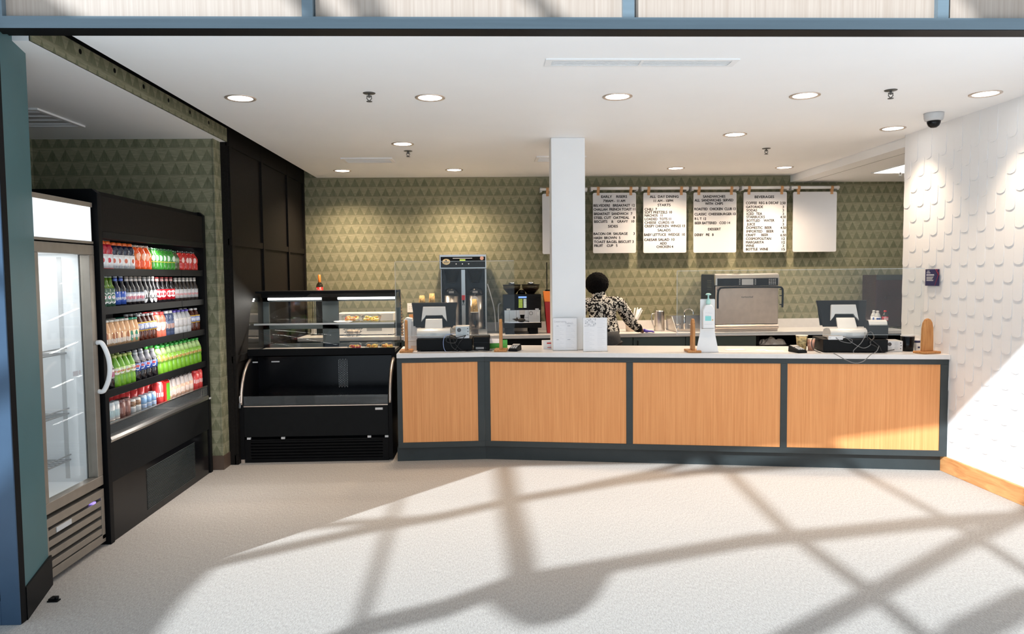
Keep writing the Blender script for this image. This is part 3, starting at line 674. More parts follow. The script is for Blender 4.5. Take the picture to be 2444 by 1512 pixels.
B4 = lines_from(zc2, [('BEVERAGES', 1108, 1390, 425), ('COFFEE  REG & DECAF', 980, 1452, 514), ('2.50', 1478, 1556, 514), ('GATORADE', 982, 1228, 571), ('3', 1515, 1532, 571), ('SODAS', 988, 1142, 621), ('3', 1515, 1532, 621), ('ICED  TEA', 992, 1212, 671), ('3', 1515, 1532, 671), ('STARBUCKS', 988, 1254, 718), ('4.50', 1482, 1560, 718), ('BOTTLED    WATER', 992, 1390, 771), ('3', 1515, 1532, 771), ('JUICE', 992, 1112, 824), ('3', 1515, 1532, 824), ('DOMESTIC  BEER', 990, 1356, 875), ('4.50', 1484, 1562, 875), ('IMPORTED    BEER', 988, 1382, 928), ('6', 1515, 1532, 928), ('CRAFT      BEER', 980, 1304, 981), ('6.50', 1484, 1562, 981), ('COSMOPOLITAN', 980, 1344, 1035), ('12', 1502, 1546, 1035), ('MARGARITA', 980, 1240, 1087), ('12', 1502, 1546, 1087), ('WINE', 976, 1098, 1137), ('3', 1515, 1532, 1137), ('BOTTLE  WINE', 980, 1298, 1188), ('15', 1502, 1546, 1188)])
menu_board(1294, 1397, 462, 605, 'blank white letter board mostly hidden behind the white column', None)
menu_board(1415, 1518, 460, 603, 'white letter board headed EARLY RISERS beside the white column', B1)
menu_board(1535.5, 1638, 459.5, 602.5, 'white letter board headed ALL DAY DINING, second right of the column', B2)
menu_board(1655.5, 1757, 459, 602, 'white letter board headed SANDWICHES in the middle of the row', B3)
menu_board(1775, 1876.5, 458, 601, 'white letter board headed BEVERAGES with prices down its right side', B4)
menu_board(1893.5, 1995.5, 457.5, 600, 'blank white letter board at the right end of the row', None)

# poster on the tiled wall
p = atX(2225, 662, XR - 0.016)
t = thing('poster', 'small navy poster with white text on the white tiled wall', 'poster', (XR - 0.0155, p.y, p.z - 0.066))
m = MB(); m.box(-0.002, 0, -0.092, 0.092, 0, 0.133); m.build('sheet', 'posterb', parent=t)
m = MB()
m.text('AIR', 0, 0.117, 0.012, -0.0028, axis='-x', left=-0.068, width=0.036)
for y0_, y1_, z0_, z1_ in [(0.072 - k * 0.0085, 0.0655 - k * 0.0085, 0.101, 0.107) for k in range(6)] + [(0.076 - k * 0.0095, 0.0675 - k * 0.0095, 0.083, 0.0905 + 0.002 * (k % 2)) for k in range(11)]: m.add([(-0.0028, y0_, z0_), (-0.0028, y1_, z0_), (-0.0028, y1_, z1_), (-0.0028, y0_, z1_)], [(0, 1, 2, 3)])
for k in range(6): m.add([(-0.0028, 0.074, 0.074 - k * 0.0065), (-0.0028, 0.074 - 0.095 + 0.006 * (k % 4), 0.074 - k * 0.0065), (-0.0028, 0.074 - 0.095 + 0.006 * (k % 4), 0.0715 - k * 0.0065), (-0.0028, 0.074, 0.0715 - k * 0.0065)], [(0, 3, 2, 1)])
m.build('print', 'sheet', parent=t)
m = MB()
for (y0, z0, y1, z1) in ((-0.045, 0.133, -0.082, 0.088), (-0.082, 0.088, -0.040, 0.004), (-0.070, 0.133, -0.070, 0.118), (-0.088, 0.088, -0.074, 0.110)):
    m.tube([(-0.0028, y0, z0), (-0.0028, y1, z1)], 0.0012, 5)
m.build('red_lines', 'red', parent=t)

# ================================================================== GLASS-DOOR FRIDGE
FX = -2.26
t = thing('glass_door_fridge', 'upright refrigerator with empty white glass-door interior and lit blank header', 'refrigerator', (FX, 4.075, 0))
# local: x = out of the front (towards +X world), y along the wall, z up;  y from -0.295 to 0.29
Y0, Y1 = -0.30, 0.285
m = MB(); m.box(-0.70, -0.665, Y0, Y1, 0.36, 2.02); m.box(-0.70, -0.05, Y0, Y0 + 0.03, 0.02, 2.02); m.box(-0.70, -0.05, Y1 - 0.03, Y1, 0.02, 2.02); m.box(-0.70, -0.06, Y0, Y1, 1.74, 2.02); m.box(-0.70, -0.06, Y0, Y1, 0.02, 0.385)
m.build('cabinet_body', 'bplast', parent=t)
m = MB(); i0, i1 = Y0 + 0.031, Y1 - 0.031
m.box(-0.664, -0.655, i0, i1, 0.39, 1.735); m.box(-0.655, -0.07, i0, i0 + 0.012, 0.39, 1.735); m.box(-0.655, -0.07, i1 - 0.012, i1, 0.39, 1.735); m.box(-0.655, -0.07, i0, i1, 1.722, 1.738); m.box(-0.655, -0.07, i0, i1, 0.386, 0.40)
for y in (i0 + 0.06, i1 - 0.075): m.box(-0.655, -0.649, y, y + 0.02, 0.45, 1.62, 1)
m.box(-0.19, -0.165, i1 - 0.014, i1 - 0.011, 0.42, 1.70, 1)
m.build('liner', ['fridgein', 'lgrey'], parent=t)
for z in (0.53, 0.80, 1.15):
    m = MB()
    for k in range(14): y = i0 + 0.02 + k * (i1 - i0 - 0.04) / 13; m.tube([(-0.64, y, z), (-0.16, y, z)], 0.003, 5)
    for x in (-0.64, -0.40, -0.16): m.tube([(x, i0 + 0.012, z), (x, i1 - 0.012, z)], 0.005, 6)
    m.tube([(-0.157, i0 + 0.012, z + 0.03), (-0.157, i1 - 0.012, z + 0.03)], 0.004, 6)
    m.build('wire_shelf', 'grey', parent=t)
m = MB(); m.box(-0.055, 0.0, Y0, Y1, 1.775, 1.79); m.box(-0.055, 0.0, Y0, Y1, 1.985, 2.012); m.box(-0.055, -0.008, Y1 - 0.014, Y1, 1.79, 1.985); m.box(-0.055, -0.008, Y0, Y0 + 0.014, 1.79, 1.985); m.build('header_frame', 'bronze', parent=t, bevel=0.002)
m = MB(); m.box(-0.05, -0.004, Y0 + 0.014, Y1 - 0.014, 1.79, 1.985); m.build('lit_header', 'sign', parent=t)
d = MB(); d.box(-0.055, 0, Y0, Y1, 1.712, 1.768); d.box(-0.055, 0, Y0, Y1, 0.368, 0.425); d.box(-0.055, 0, Y0, Y0 + 0.05, 0.425, 1.712); d.box(-0.055, 0, Y1 - 0.055, Y1, 0.425, 1.712); d = d.build('door', 'bronze', parent=t, bevel=0.003)
m = MB(); m.box(-0.04, -0.034, Y0 + 0.05, Y1 - 0.055, 0.425, 1.712); m.build('pane', 'glass', parent=d)
m = MB(); y = Y1 - 0.012; m.tube(smooth_path([(0, y, 1.205), (0.03, y, 1.20), (0.058, y + 0.004, 1.13), (0.066, y + 0.006, 1.06), (0.058, y + 0.004, 0.99), (0.03, y, 0.925), (0, y, 0.92)]), 0.0135, 10); m.build('handle', 'white', parent=d)
m = MB(); m.box(-0.0335, -0.0325, 0.075, 0.125, 1.035, 1.062); m.disc((-0.032, 0.142, 1.05), 0.013, (1, 0, 0)); m.build('sticker', 'print', parent=d)
g = MB(); g.box(-0.06, 0.0, Y0, Y1, 0.30, 0.345); g.box(-0.06, 0, Y0, Y0 + 0.03, 0.05, 0.30); g.box(-0.06, 0, Y1 - 0.035, Y1, 0.05, 0.30); g.box(-0.06, 0, Y0, Y1, 0.03, 0.075)
for k in range(4):
    z = 0.105 + k * 0.055; g.hexa([(-0.045, Y0 + 0.03, z + 0.012), (-0.002, Y0 + 0.03, z - 0.022), (-0.002, Y1 - 0.035, z - 0.022), (-0.045, Y1 - 0.035, z + 0.012), (-0.045, Y0 + 0.03, z + 0.016), (-0.002, Y0 + 0.03, z + 0.012), (-0.002, Y1 - 0.035, z + 0.012), (-0.045, Y1 - 0.035, z + 0.016)])
g.box(-0.065, -0.05, Y0 + 0.02, Y1 - 0.02, 0.05, 0.32, 1)
g.build('louver_grille', ['bronze', 'black'], parent=t, bevel=0.0015)
m = MB(); m.box(-0.002, 0.001, Y0 + 0.10, Y0 + 0.24, 0.252, 0.279); m.build('data_plate', 'lgrey', parent=t)
m = MB(); m.box(-0.03, -0.004, 0.17, 0.20, 0.272, 0.292); m.build('lit_display', 'purpled', parent=t)
l = bpy.data.lights.new('fridge_led', 'AREA'); l.shape = 'RECTANGLE'; l.size = 1.25; l.size_y = 0.05; l.energy = 0.22; l.color = (0.97, 0.98, 1.0)
for y, rz in ((i0 + 0.02, 1), (i1 - 0.02, -1)):
    o = bpy.data.objects.new('led_lamp', l); COL.objects.link(o); o.parent = t; o.location = (-0.10, y, 1.06)
    o.rotation_euler = Vector((-0.65, 0.75 * rz, 0)).to_track_quat('-Z', 'X').to_euler()

l = bpy.data.lights.new('fridge_top_fill', 'AREA'); l.shape = 'RECTANGLE'; l.size = 0.5; l.size_y = 0.4; l.energy = 2.3; l.color = (0.97, 0.98, 1.0)  # added lamp that evens out the light inside the fridge
o = bpy.data.objects.new('led_lamp', l); COL.objects.link(o); o.parent = t; o.location = (-0.36, 0.0, 1.715)
m = MB(); m.box(-0.62, -0.10, -0.21, 0.21, 1.716, 1.7215); m.build('fill_lamp_panel', 'fridgein', parent=t)  # panel added above the fill lamp

# ================================================================== OPEN DRINKS COOLER
MX = -2.24
t = thing('open_drinks_cooler', 'tall black open-front drinks cooler stocked with bottles and cans', 'cooler', (MX, 5.19, 0))
MERCH = t
A0, A1 = -0.81, 0.83
SHZ = [1.632, 1.404, 1.165, 0.908]
m = MB()
for y in (A0, A1 - 0.045):
    m.prism([(0, 0.0), (0.0, 2.07), (-0.03, 2.095), (-0.80, 2.095), (-0.80, 0.0)], y, y + 0.045, 'y')
m.box(-0.80, -0.74, A0, A1, 0, 2.09); m.box(-0.80, -0.04, A0 + 0.045, A1 - 0.045, 2.05, 2.09)
m.build('cabinet_body', 'black', parent=t, bevel=0.002)
m = MB(); m.box(-0.06, -0.004, A0 + 0.045, A1 - 0.045, 1.85, 2.06); m.box(-0.09, -0.0, A0 + 0.045, A1 - 0.045, 1.812, 1.852, 1); m.build('header', ['blackp', 'bplast'], parent=t, bevel=0.002)
m = MB(); m.box(-0.74, -0.73, A0 + 0.045, A1 - 0.045, 0.66, 2.05); m.build('back_liner', 'grey', parent=t)
for i, z in enumerate(SHZ):
    for k, (ya, yb) in enumerate(((A0 + 0.047, 0.36), (0.366, A1 - 0.047))):
        m = MB(); m.box(-0.72, -0.024, ya, yb, z - 0.028, z - 0.006); m.box(-0.026, -0.012, ya, yb, z - 0.042, z + 0.004, 1); m.build('shelf', ['black', 'bplast'], parent=t, bevel=0.001)
m = MB(); m.box(-0.72, -0.03, A0 + 0.045, A1 - 0.045, 0.60, 0.692); m.build('deck', 'black', parent=t)
m = MB(); m.box(-0.014, -0.006, A0 + 0.045, A1 - 0.045, 0.63, 0.708); m.build('glass_lip', 'lip', parent=t)
m = MB(); m.prism([(-0.03, 0.60), (-0.002, 0.60), (0.004, 0.615), (-0.002, 0.632), (-0.014, 0.634), (-0.03, 0.64)], A0 + 0.045, A1 - 0.045, 'y'); m.box(-0.016, -0.004, A0 + 0.045, A1 - 0.045, 0.706, 0.714); m.build('chrome_rail', 'steel', parent=t)
m = MB(); m.box(-0.06, -0.004, A0 + 0.045, A1 - 0.045, 0.36, 0.60, 0); m.box(-0.06, -0.01, A0 + 0.045, A1 - 0.045, 0.0, 0.36, 1); m.build('kick_panel', ['bplast', 'gloss'], parent=t)
m = MB()
for k in range(26):
    z = 0.05 + k * 0.0105; m.box(-0.012, -0.006, -0.31, 0.49, z, z + 0.0045)
m.build('grille', 'dgrey', parent=t)
m = MB(); m.box(-0.001, 0.003, A1 - 0.035, A1 + 0.0, 0.598, 0.612); m.build('badge', 'lgrey', parent=t)
m = MB(); m.box(-0.135, -0.11, A0 + 0.05, A1 - 0.05, 1.842, 1.856); m.build('led_tube', 'led', parent=t)
for z, e in ((1.850, 10), (1.597, 7), (1.370, 6.5), (1.13, 6.5), (0.872, 6.5)):
    l = bpy.data.lights.new('cooler_led', 'AREA'); l.shape = 'RECTANGLE'; l.size = 0.025; l.size_y = 1.5; l.energy = e * 0.42; l.color = (1.0, 0.98, 0.95)
    o = bpy.data.objects.new('led_lamp', l); COL.objects.link(o); o.parent = t; o.location = (-0.122 if z > 1.8 else -0.03, 0.0, z - 0.012)
    o.rotation_euler = Vector((-0.30, 0, -0.7)).to_track_quat('-Z', 'Y').to_euler()

# ---- drinks.  A drink is its container mesh with cap and label as parts.
KIND = {}
def emblem(m, r, z, hw, hh, ac, mi, seg=14):
    pts = [(0, 0)] + [(math.cos(2 * PI * k / seg), math.sin(2 * PI * k / seg)) for k in range(seg)]
    v = []
    for a, c in pts:
        an = ac + a * hw / r; v.append((r * math.cos(an), r * math.sin(an), z + c * hh))
    m.add(v, [(0, k + 1, (k + 1) % seg + 1) for k in range(seg)], mi)
def band(m, r, z0, z1, a0, a1, mi, seg=8):
    m.lathe([(r, z0), (r, z1)], seg, (0, 0, 0), mi, True, a0, a1)
CM = {}
def cmat(col, rough=0.25, tr=0.0):
    k = (col, rough, tr)
    if k not in CM: CM[k] = mat('drink_%d' % len(CM), col, rough, noise=(35, 0.07), coat=0.3)
    return CM[k]
AC = -0.62                      # faces the customer
def kind(key, shape, r, h, body, cap, lab=None, lz=None, deco=None, neck=None, top=None):
    b = MB(); S = {
        'soda': [(0.0001, 0), (r * .86, 0.0), (r, .03), (r, .30), (r * .93, .36), (r, .42), (r, .60), (r * .93, .68), (r * .55, .84), (r * .38, .90), (r * .38, .93)],
        'beer': [(0.0001, 0), (r * .9, 0), (r, .02), (r, .56), (r * .92, .62), (r * .55, .74), (r * .44, .84), (r * .40, .97)],
        'sport': [(0.0001, 0), (r * .9, 0), (r, .02), (r * .97, .30), (r, .55), (r * .88, .60), (r * .98, .66), (r * .95, .74), (r * .7, .86), (r * .52, .90)],
        'jar': [(0.0001, 0), (r * .9, 0), (r, .02), (r, .60), (r * .9, .70), (r * .72, .82), (r * .66, .92)],
        'can': [(0.0001, 0), (r * .78, 0), (r, .06), (r, .90), (r * .86, .97), (r * .86, 1.0), (r * .80, .985), (0.0001, .985)],
        'carton': None}[shape]
    if shape == 'carton':
        b.box(-r, r, -r, r, 0, h * .9); b.hexa([(-r, -r, h * .9), (r, -r, h * .9), (r, r, h * .9), (-r, r, h * .9), (-r * .1, -r, h), (r * .1, -r, h), (r * .1, r, h), (-r * .1, r, h)])
        bmats = [body]
    else:
        mi = 0; pr = [(a, z * h) for a, z in S]
        if neck:                                     # upper part of another colour
            zc = neck[0] * h; lo = [p for p in pr if p[1] <= zc]; hi = [lo[-1]] + [p for p in pr if p[1] > zc]
            b.lathe(lo, 16, mi=0); b.lathe(hi, 16, mi=1); bmats = [body, neck[1]]
        else: b.lathe(pr, 16); bmats = [body]
    o = b.build('drink_' + key if False else {'soda': 'soda_bottle', 'beer': 'beer_bottle', 'sport': 'sports_drink_bottle', 'jar': 'coffee_drink_bottle', 'can': 'drink_can', 'carton': 'drink_carton'}[shape], bmats)
    if cap:
        c = MB(); rc = {'soda': r * .44, 'beer': r * .46, 'sport': r * .58, 'jar': r * .72}.get(shape, r * .5); z0 = {'soda': .915, 'beer': .955, 'sport': .89, 'jar': .915}.get(shape, .95) * h
        c.lathe([(rc, z0), (rc * 1.02, z0 + .004), (rc, h - .003), (rc * .85, h), (0.0001, h)], 14); c.build('cap', cap, parent=o)
    if lab:
        l = MB(); l.lathe([(r * 1.012, lz[0] * h), (r * 1.012, lz[1] * h)], 16)
        mats = [lab]
        for dk in (deco or []):
            if dk[0] == 'disc': mats.append(dk[4]); emblem(l, r * (1.02 + .006 * len(mats)), dk[1] * h, dk[2] * r, dk[3] * r, AC, len(mats) - 1)
            elif dk[0] == 'arc': mats.append(dk[4]); emblem(l, r * (1.02 + .006 * len(mats)), dk[1] * h + dk[2] * r, dk[3] * r, dk[3] * r * 0.5, AC, len(mats) - 1)
            elif dk[0] == 'band': mats.append(dk[3]); band(l, r * (1.02 + .004 * len(mats)), dk[1] * h, dk[2] * h, 0, 2 * PI, len(mats) - 1, 16)
            elif dk[0] == 'bits':
                mats.append(dk[3])
                for k in range(7): a = AC - 1.0 + k * .33; band(l, r * (1.022 + .005 * len(mats)), (dk[1] + .012 * (k % 3)) * h, (dk[2] - .01 * (k % 2)) * h, a, a + .2, len(mats) - 1, 2)
        l.build('label', mats, parent=o)
    if top:
        l = MB(); l.lathe([(r * .47, h * .84), (r * .43, h * .94)], 14); l.build('neck_label', top, parent=o)
    KIND[key] = o; o.location = (0, 0, -5); o['_fresh'] = 1
    return o
c = cmat; WHT = c((.78, .78, .78), .4); RED = c((.62, .02, .03)); BLU = c((.03, .08, .42)); DRK = c((.012, .010, .012), .1); GRN = c((.12, .40, .03)); LIME = c((.17, .40, .025)); DKG = c((.015, .13, .02), .12)
kind('redsport', 'sport', .036, .176, WHT, c((.80, .13, .02)), WHT, (.04, .52), [('disc', .34, .50, .75, c((.82, .82, .82), .41)), ('disc', .34, .30, .42, RED), ('band', .04, .07, RED)], neck=(.56, c((.42, .01, .03))))
kind('navysport', 'sport', .036, .172, WHT, c((.80, .13, .02)), WHT, (.04, .52), [('disc', .34, .50, .75, c((.82, .82, .82), .41)), ('disc', .34, .28, .40, c((.6, .12, .05))), ('bits', .10, .16, c((.3, .32, .36)))], neck=(.56, c((.010, .012, .035))))
kind('orangesoda', 'soda', .037, .168, c((.85, .10, .012)), c((.45, .35, .28)), c((.88, .20, .04)), (.42, .66), [('disc', .54, .4, .7, c((.9, .5, .35)))])
kind('greensoda', 'soda', .035, .158, c((.03, .22, .02)), c((.02, .10, .03)), c((.07, .30, .08)), (.40, .66), [('disc', .56, .42, .6, c((.60, .70, .58))), ('band', .38, .41, c((.6, .55, .05)))])
kind('olivesoda', 'soda', .033, .150, c((.07, .08, .03)), c((.02, .10, .03)), c((.25, .34, .20)), (.42, .66), [('bits', .48, .60, c((.45, .48, .3)))])
kind('redsoda', 'soda', .038, .152, c((.55, .025, .02)), c((.05, .04, .04)), c((.60, .04, .03)), (.42, .64), [('disc', .54, .35, .55, c((.85, .55, .5)))])
kind('greenbeer', 'beer', .029, .192, c((.05, .12, .07), .1), c((.5, .55, .5)), c((.10, .20, .16)), (.10, .50), [('disc', .30, .80, 1.15, WHT), ('disc', .30, .68, 1.0, c((.06, .16, .10))), ('disc', .33, .40, .40, WHT), ('disc', .345, .12, .12, RED), ('bits', .15, .20, WHT)], neck=(.64, c((.13, .24, .02), .1)))
kind('bluebeer', 'beer', .029, .192, DRK, c((.55, .58, .65)), c((.05, .12, .50)), (.08, .50), [('bits', .22, .32, WHT)], top=c((.15, .22, .62)))
kind('silverbeer', 'beer', .029, .190, DRK, c((.6, .5, .42)), c((.72, .70, .74)), (.14, .46), [('bits', .22, .34, c((.60, .06, .12))), ('band', .42, .46, c((.5, .55, .65)))], top=c((.74, .66, .60)))
kind('ovalbeer', 'beer', .029, .188, DRK, c((.6, .56, .5)), c((.02, .02, .025)), (.08, .50), [('disc', .30, .62, 1.5, WHT), ('bits', .20, .26, DRK)], top=c((.66, .62, .60)))
kind('redbeer', 'beer', .029, .185, DRK, c((.5, .08, .08)), c((.62, .015, .03)), (.14, .54), [('disc', .36, .75, .85, WHT), ('bits', .30, .34, RED)], top=c((.62, .35, .33)))
kind('whitebeer', 'beer', .028, .180, c((.03, .022, .02), .12), c((.7, .62, .55)), c((.60, .58, .58)), (.16, .52), [('bits', .26, .36, c((.62, .18, .18)))], top=c((.72, .66, .60)))
kind('coffee', 'jar', .031, .165, c((.74, .42, .21)), c((.70, .66, .58)), c((.78, .50, .29)), (.06, .52), [('disc', .36, .30, .9, c((.42, .14, .05))), ('bits', .12, .30, c((.84, .80, .74)))])
kind('coffeegreen', 'jar', .031, .165, c((.74, .42, .21)), c((.02, .28, .16)), c((.76, .48, .27)), (.06, .52), [('disc', .30, .32, 1.1, c((.03, .26, .15))), ('bits', .20, .34, WHT)])
kind('tea', 'soda', .034, .180, c((.08, .018, .010), .12), c((.75, .72, .70)), c((.72, .42, .04)), (.38, .70), [('band', .42, .66, c((.28, .34, .62))), ('bits', .46, .60, WHT), ('band', .66, .70, c((.8, .5, .05)))])
kind('pinkjuice', 'sport', .033, .180, c((.72, .16, .10)), c((.60, .05, .05)), c((.80, .36, .28)), (.28, .60), [('disc', .42, .6, .8, c((.84, .55, .5)))])
kind('navyjuice', 'sport', .032, .182, c((.05, .07, .14)), c((.65, .64, .62)), c((.10, .13, .22)), (.2, .6), [('bits', .3, .5, c((.55, .3, .2)))])
kind('water', 'soda', .034, .178, c((.46, .46, .47), .15), c((.14, .10, .50)), c((.66, .63, .60)), (.30, .66), [('bits', .36, .60, c((.50, .48, .5)))])
kind('cherrycola', 'soda', .034, .195, DRK, c((.62, .04, .05)), c((.62, .55, .56)), (.34, .62), [('bits', .38, .56, c((.45, .03, .16)))], top=c((.7, .68, .68)))
kind('limewhite', 'soda', .035, .200, LIME, c((.55, .66, .18)), c((.42, .60, .18)), (.38, .62), [('disc', .50, .75, .55, c((.76, .72, .66))), ('bits', .47, .53, c((.66, .10, .10)))])
kind('bluecola', 'soda', .035, .192, DRK, c((.78, .78, .80)), c((.03, .08, .36)), (.36, .62), [('disc', .49, .50, .55, c((.82, .82, .83))), ('arc', .49, .22, .42, c((.70, .02, .04))), ('disc', .455, .34, .15, c((.03, .10, .5)))], neck=(.72, c((.42, .40, .42))))
kind('limegreen', 'soda', .036, .200, LIME, c((.04, .42, .05)), c((.24, .46, .06)), (.40, .62), [('bits', .45, .55, c((.60, .25, .10)))], neck=(.74, c((.42, .60, .22))))
kind('whitecan', 'can', .028, .130, c((.62, .66, .66), .3), None, c((.66, .68, .67)), (.12, .86), [('bits', .30, .62, c((.34, .50, .52))), ('band', .12, .2, c((.5, .42, .36)))])
kind('browncan', 'can', .030, .128, c((.22, .09, .075), .3), None, c((.24, .10, .08)), (.12, .86), [('bits', .3, .6, c((.34, .17, .14)))])
kind('creamcan', 'can', .027, .105, c((.66, .62, .58), .3), None, c((.68, .66, .62)), (.12, .86), [('band', .55, .86, c((.25, .13, .07))), ('bits', .2, .45, c((.4, .42, .44)))])
kind('bluecan', 'can', .027, .106, c((.55, .62, .70), .3), None, c((.62, .64, .66)), (.12, .86), [('band', .45, .86, c((.20, .36, .58))), ('bits', .2, .4, c((.2, .3, .5)))])
kind('redcan', 'can', .036, .160, c((.70, .05, .05), .3), None, c((.72, .06, .06)), (.1, .88), [('bits', .35, .55, c((.82, .6, .58)))])
kind('redgreen', 'carton', .034, .170, c((.60, .03, .03)), None)
kind('peach', 'jar', .031, .165, c((.66, .56, .52), .15), c((.03, .02, .02)), c((.78, .48, .34)), (.10, .58), [('bits', .2, .45, c((.84, .74, .68)))])
m = MB(); m.box(.0345, .0355, -.012, .034, .02, .14); m.build('green_stripe', GRN, parent=KIND['redgreen'])
ROWN = ['top shelf', 'second shelf', 'third shelf', 'fourth shelf', 'bottom deck']
DESC = dict(redsport='red sports drink bottle with white label', navysport='dark blue sports drink bottle with white label', orangesoda='orange soda bottle', greensoda='green soda bottle with pale emblem', olivesoda='olive-dark soda bottle', redsoda='red soda bottle', greenbeer='green beer bottle with round white emblem', bluebeer='dark beer bottle with blue label', silverbeer='dark beer bottle with silver-white label', ovalbeer='black beer bottle with tall white oval', redbeer='dark beer bottle with red and white label', whitebeer='brown beer bottle with pale label',
    coffee='peach-coloured coffee drink bottle', coffeegreen='peach-coloured coffee drink bottle with green cap', tea='iced tea bottle with yellow and blue label', pinkjuice='pink-red juice bottle', navyjuice='dark blue juice bottle', water='clear drink bottle with pale label', cherrycola='cola bottle with red cap and pink-white label', limewhite='lime-green soda bottle with white emblem', bluecola='cola bottle with blue label and round emblem', limegreen='lime-green soda bottle with green cap', whitecan='white slim drink can', browncan='brown drink can', creamcan='cream and brown drink can', bluecan='blue and silver drink can', redcan='large red drink can', redgreen='red drink carton with green stripe', peach='clear bottle with peach label and black cap')
CNT = {}
def place(key, x, y, z, row, back):
    k = (key, row, back); CNT[k] = CNT.get(k, 0) + 1
    nth = CNT[k]; lbl = '%s %s from left, %s %s' % (ORD[nth - 1], DESC[key], ROWN[row], 'behind' if back else 'front')
    src = KIND[key]; g = DESC[key].split(' with')[0] + 's on the ' + ROWN[row]
    if '_fresh' in src:
        del src['_fresh']; src.location = (x, y, z); tag(src, lbl, 'can' if 'can' in DESC[key].split()[-1:] else 'bottle', g); o = src
    else: o = copy_thing(src, (x, y, z), lbl, g)
    o['category'] = 'can' if key.endswith('can') else 'carton' if key == 'redgreen' else 'bottle'
    o.rotation_euler = (0, 0, random.uniform(-.35, .35)); return o
def ypx(x): return 4030.0 / (1160.0 - x)
ROWS = [
    [('redsport', 244, 287, 3), ('navysport', 288, 337, 4), ('orangesoda', 338, 376, 3), ('greensoda', 377, 430, 6), ('olivesoda', 431, 441, 1), ('redsoda', 442, 482, 4)],
    [('greenbeer', 244, 290, 4), ('bluebeer', 291, 317, 2), ('silverbeer', 318, 358, 4), ('ovalbeer', 359, 387, 3), ('redbeer', 388, 430, 4), ('whitebeer', 431, 483, 6)],
    [('coffee', 250, 322, 6), ('coffeegreen', 323, 341, 2), ('tea', 342, 382, 4), ('pinkjuice', 383, 405, 2), ('navyjuice', 406, 424, 2), ('water', 425, 463, 4), ('tea', 464, 484, 2)],
    [('cherrycola', 252, 281, 2), ('limewhite', 282, 329, 4), ('bluecola', 330, 382, 4), ('limegreen', 383, 484, 10)],
    [('whitecan', 256, 291, 3), ('browncan', 292, 316, 2), ('creamcan', 318, 342, 2), ('bluecan', 344, 378, 3), ('redcan', 380, 392, 1), ('redgreen', 394, 402, 1), ('peach', 404, 464, 6), ('redcan', 467, 484, 2)]]
for ri, row in enumerate(ROWS):
    z = (SHZ + [0.692])[ri] - (0.006 if ri < 4 else 0) + 0.0005
    for rowb in ((0, 1) if ri in (2, 3, 4) else (0,)):
        for key, xa, xb, n in row:
            ya, yb = max(ypx(xa), 4.432), min(ypx(xb), 5.962); st = (yb - ya) / n
            if rowb:
                if ri == 4 and key in ('creamcan', 'bluecan', 'browncan'): key = 'redcan'; n = 2; st = (yb - ya) / n
                elif key in ('redgreen',): continue
            for k in range(n):
                y = ya + (k + .5) * st
                r = KIND[key].dimensions.x / 2 if not rowb else 0.03
                place(key, MX - 0.026 - 0.037 - rowb * 0.079, y, z, ri, rowb)

# ================================================================== REFRIGERATED DISPLAY CASE
DX, DY = -1.455, 6.275
t = thing('display_case', 'black curved-glass refrigerated display case beside the counter', 'display case', (DX, DY, 0)); CASE = t
wv = 0.645
side_lo = [(0.0, 0.02), (0.0, 0.52), (0.015, 0.60), (0.05, 0.68), (0.11, 0.76), (0.19, 0.82), (0.28, 0.855), (0.28, 0.885), (0.78, 0.885), (0.78, 0.02)]
for s in (-1, 1):
    m = MB(); x0, x1 = (s * wv, s * (wv - 0.035)); m.prism(side_lo, min(x0, x1), max(x0, x1), 'x'); sp_ = m.build('side_panel', 'black', parent=t, bevel=0.002)
    m = MB(); xx = s * (wv - 0.017); m.tube([(xx, -0.001, 0.5)] + [(xx, y - 0.002, z) for y, z in side_lo[1:7]], 0.012, 8); m.build('edge_trim', 'steel2', parent=sp_)
m = MB(); w = wv - 0.037
m.box(-w, w, 0.08, 0.10, 0.03, 0.55); m.box(-w, w, 0.62, 0.75, 0.02, 0.885); m.box(-w, w, 0.05, 0.62, 0.50, 0.535); m.box(-w, w, 0.42, 0.45, 0.535, 0.86)
for k in range(7):
    for j in range(16):
        x = 0.115 + k * 0.0125; z = 0.575 + j * 0.016 + (k % 2) * 0.008; m.box(x, x + 0.004, 0.4185, 0.42, z, z + 0.009, 1)
m.box(-w + 0.004, -w + 0.05, 0.26, 0.265, 0.825, 0.835, 1); m.box(-0.44, -0.37, 0.262, 0.266, 0.828, 0.838, 1)
m.build('lower_well', ['gloss', 'lgrey'], parent=t)
m = MB(); m.box(-w, w, 0.0, 0.06, 0.222, 0.49); m.box(-w, w, -0.002, 0.02, 0.478, 0.487, 1); m.build('front_panel', ['bplast', 'steel2'], parent=t, bevel=0.002)
m = MB(); m.box(-w, w, 0.006, 0.014, 0.49, 0.568); m.build('glass_lip', 'lip', parent=t)
m = MB(); m.box(-w, w, 0.03, 0.06, 0.0, 0.195); m.box(-w, w, 0.004, 0.02, 0.0, 0.03); m.box(-w, -w + 0.05, 0.004, 0.02, 0.03, 0.195); m.box(w - 0.05, w, 0.004, 0.02, 0.03, 0.195)
for k in range(6): m.hexa([(-w + 0.05, 0.004, 0.04 + k * .026), (w - 0.05, 0.004, 0.04 + k * .026), (w - 0.05, 0.022, 0.046 + k * .026), (-w + 0.05, 0.022, 0.046 + k * .026), (-w + 0.05, 0.004, 0.052 + k * .026), (w - 0.05, 0.004, 0.052 + k * .026), (w - 0.05, 0.022, 0.056 + k * .026), (-w + 0.05, 0.022, 0.056 + k * .026)])
m.box(-w, w, 0.002, 0.02, 0.187, 0.197); m.build('louver_grille', 'black', parent=t)
m = MB()
for x in (-w + 0.02, -0.30, 0.43, w - 0.03): m.box(x, x + 0.03, 0.0, 0.02, 0.200, 0.217)
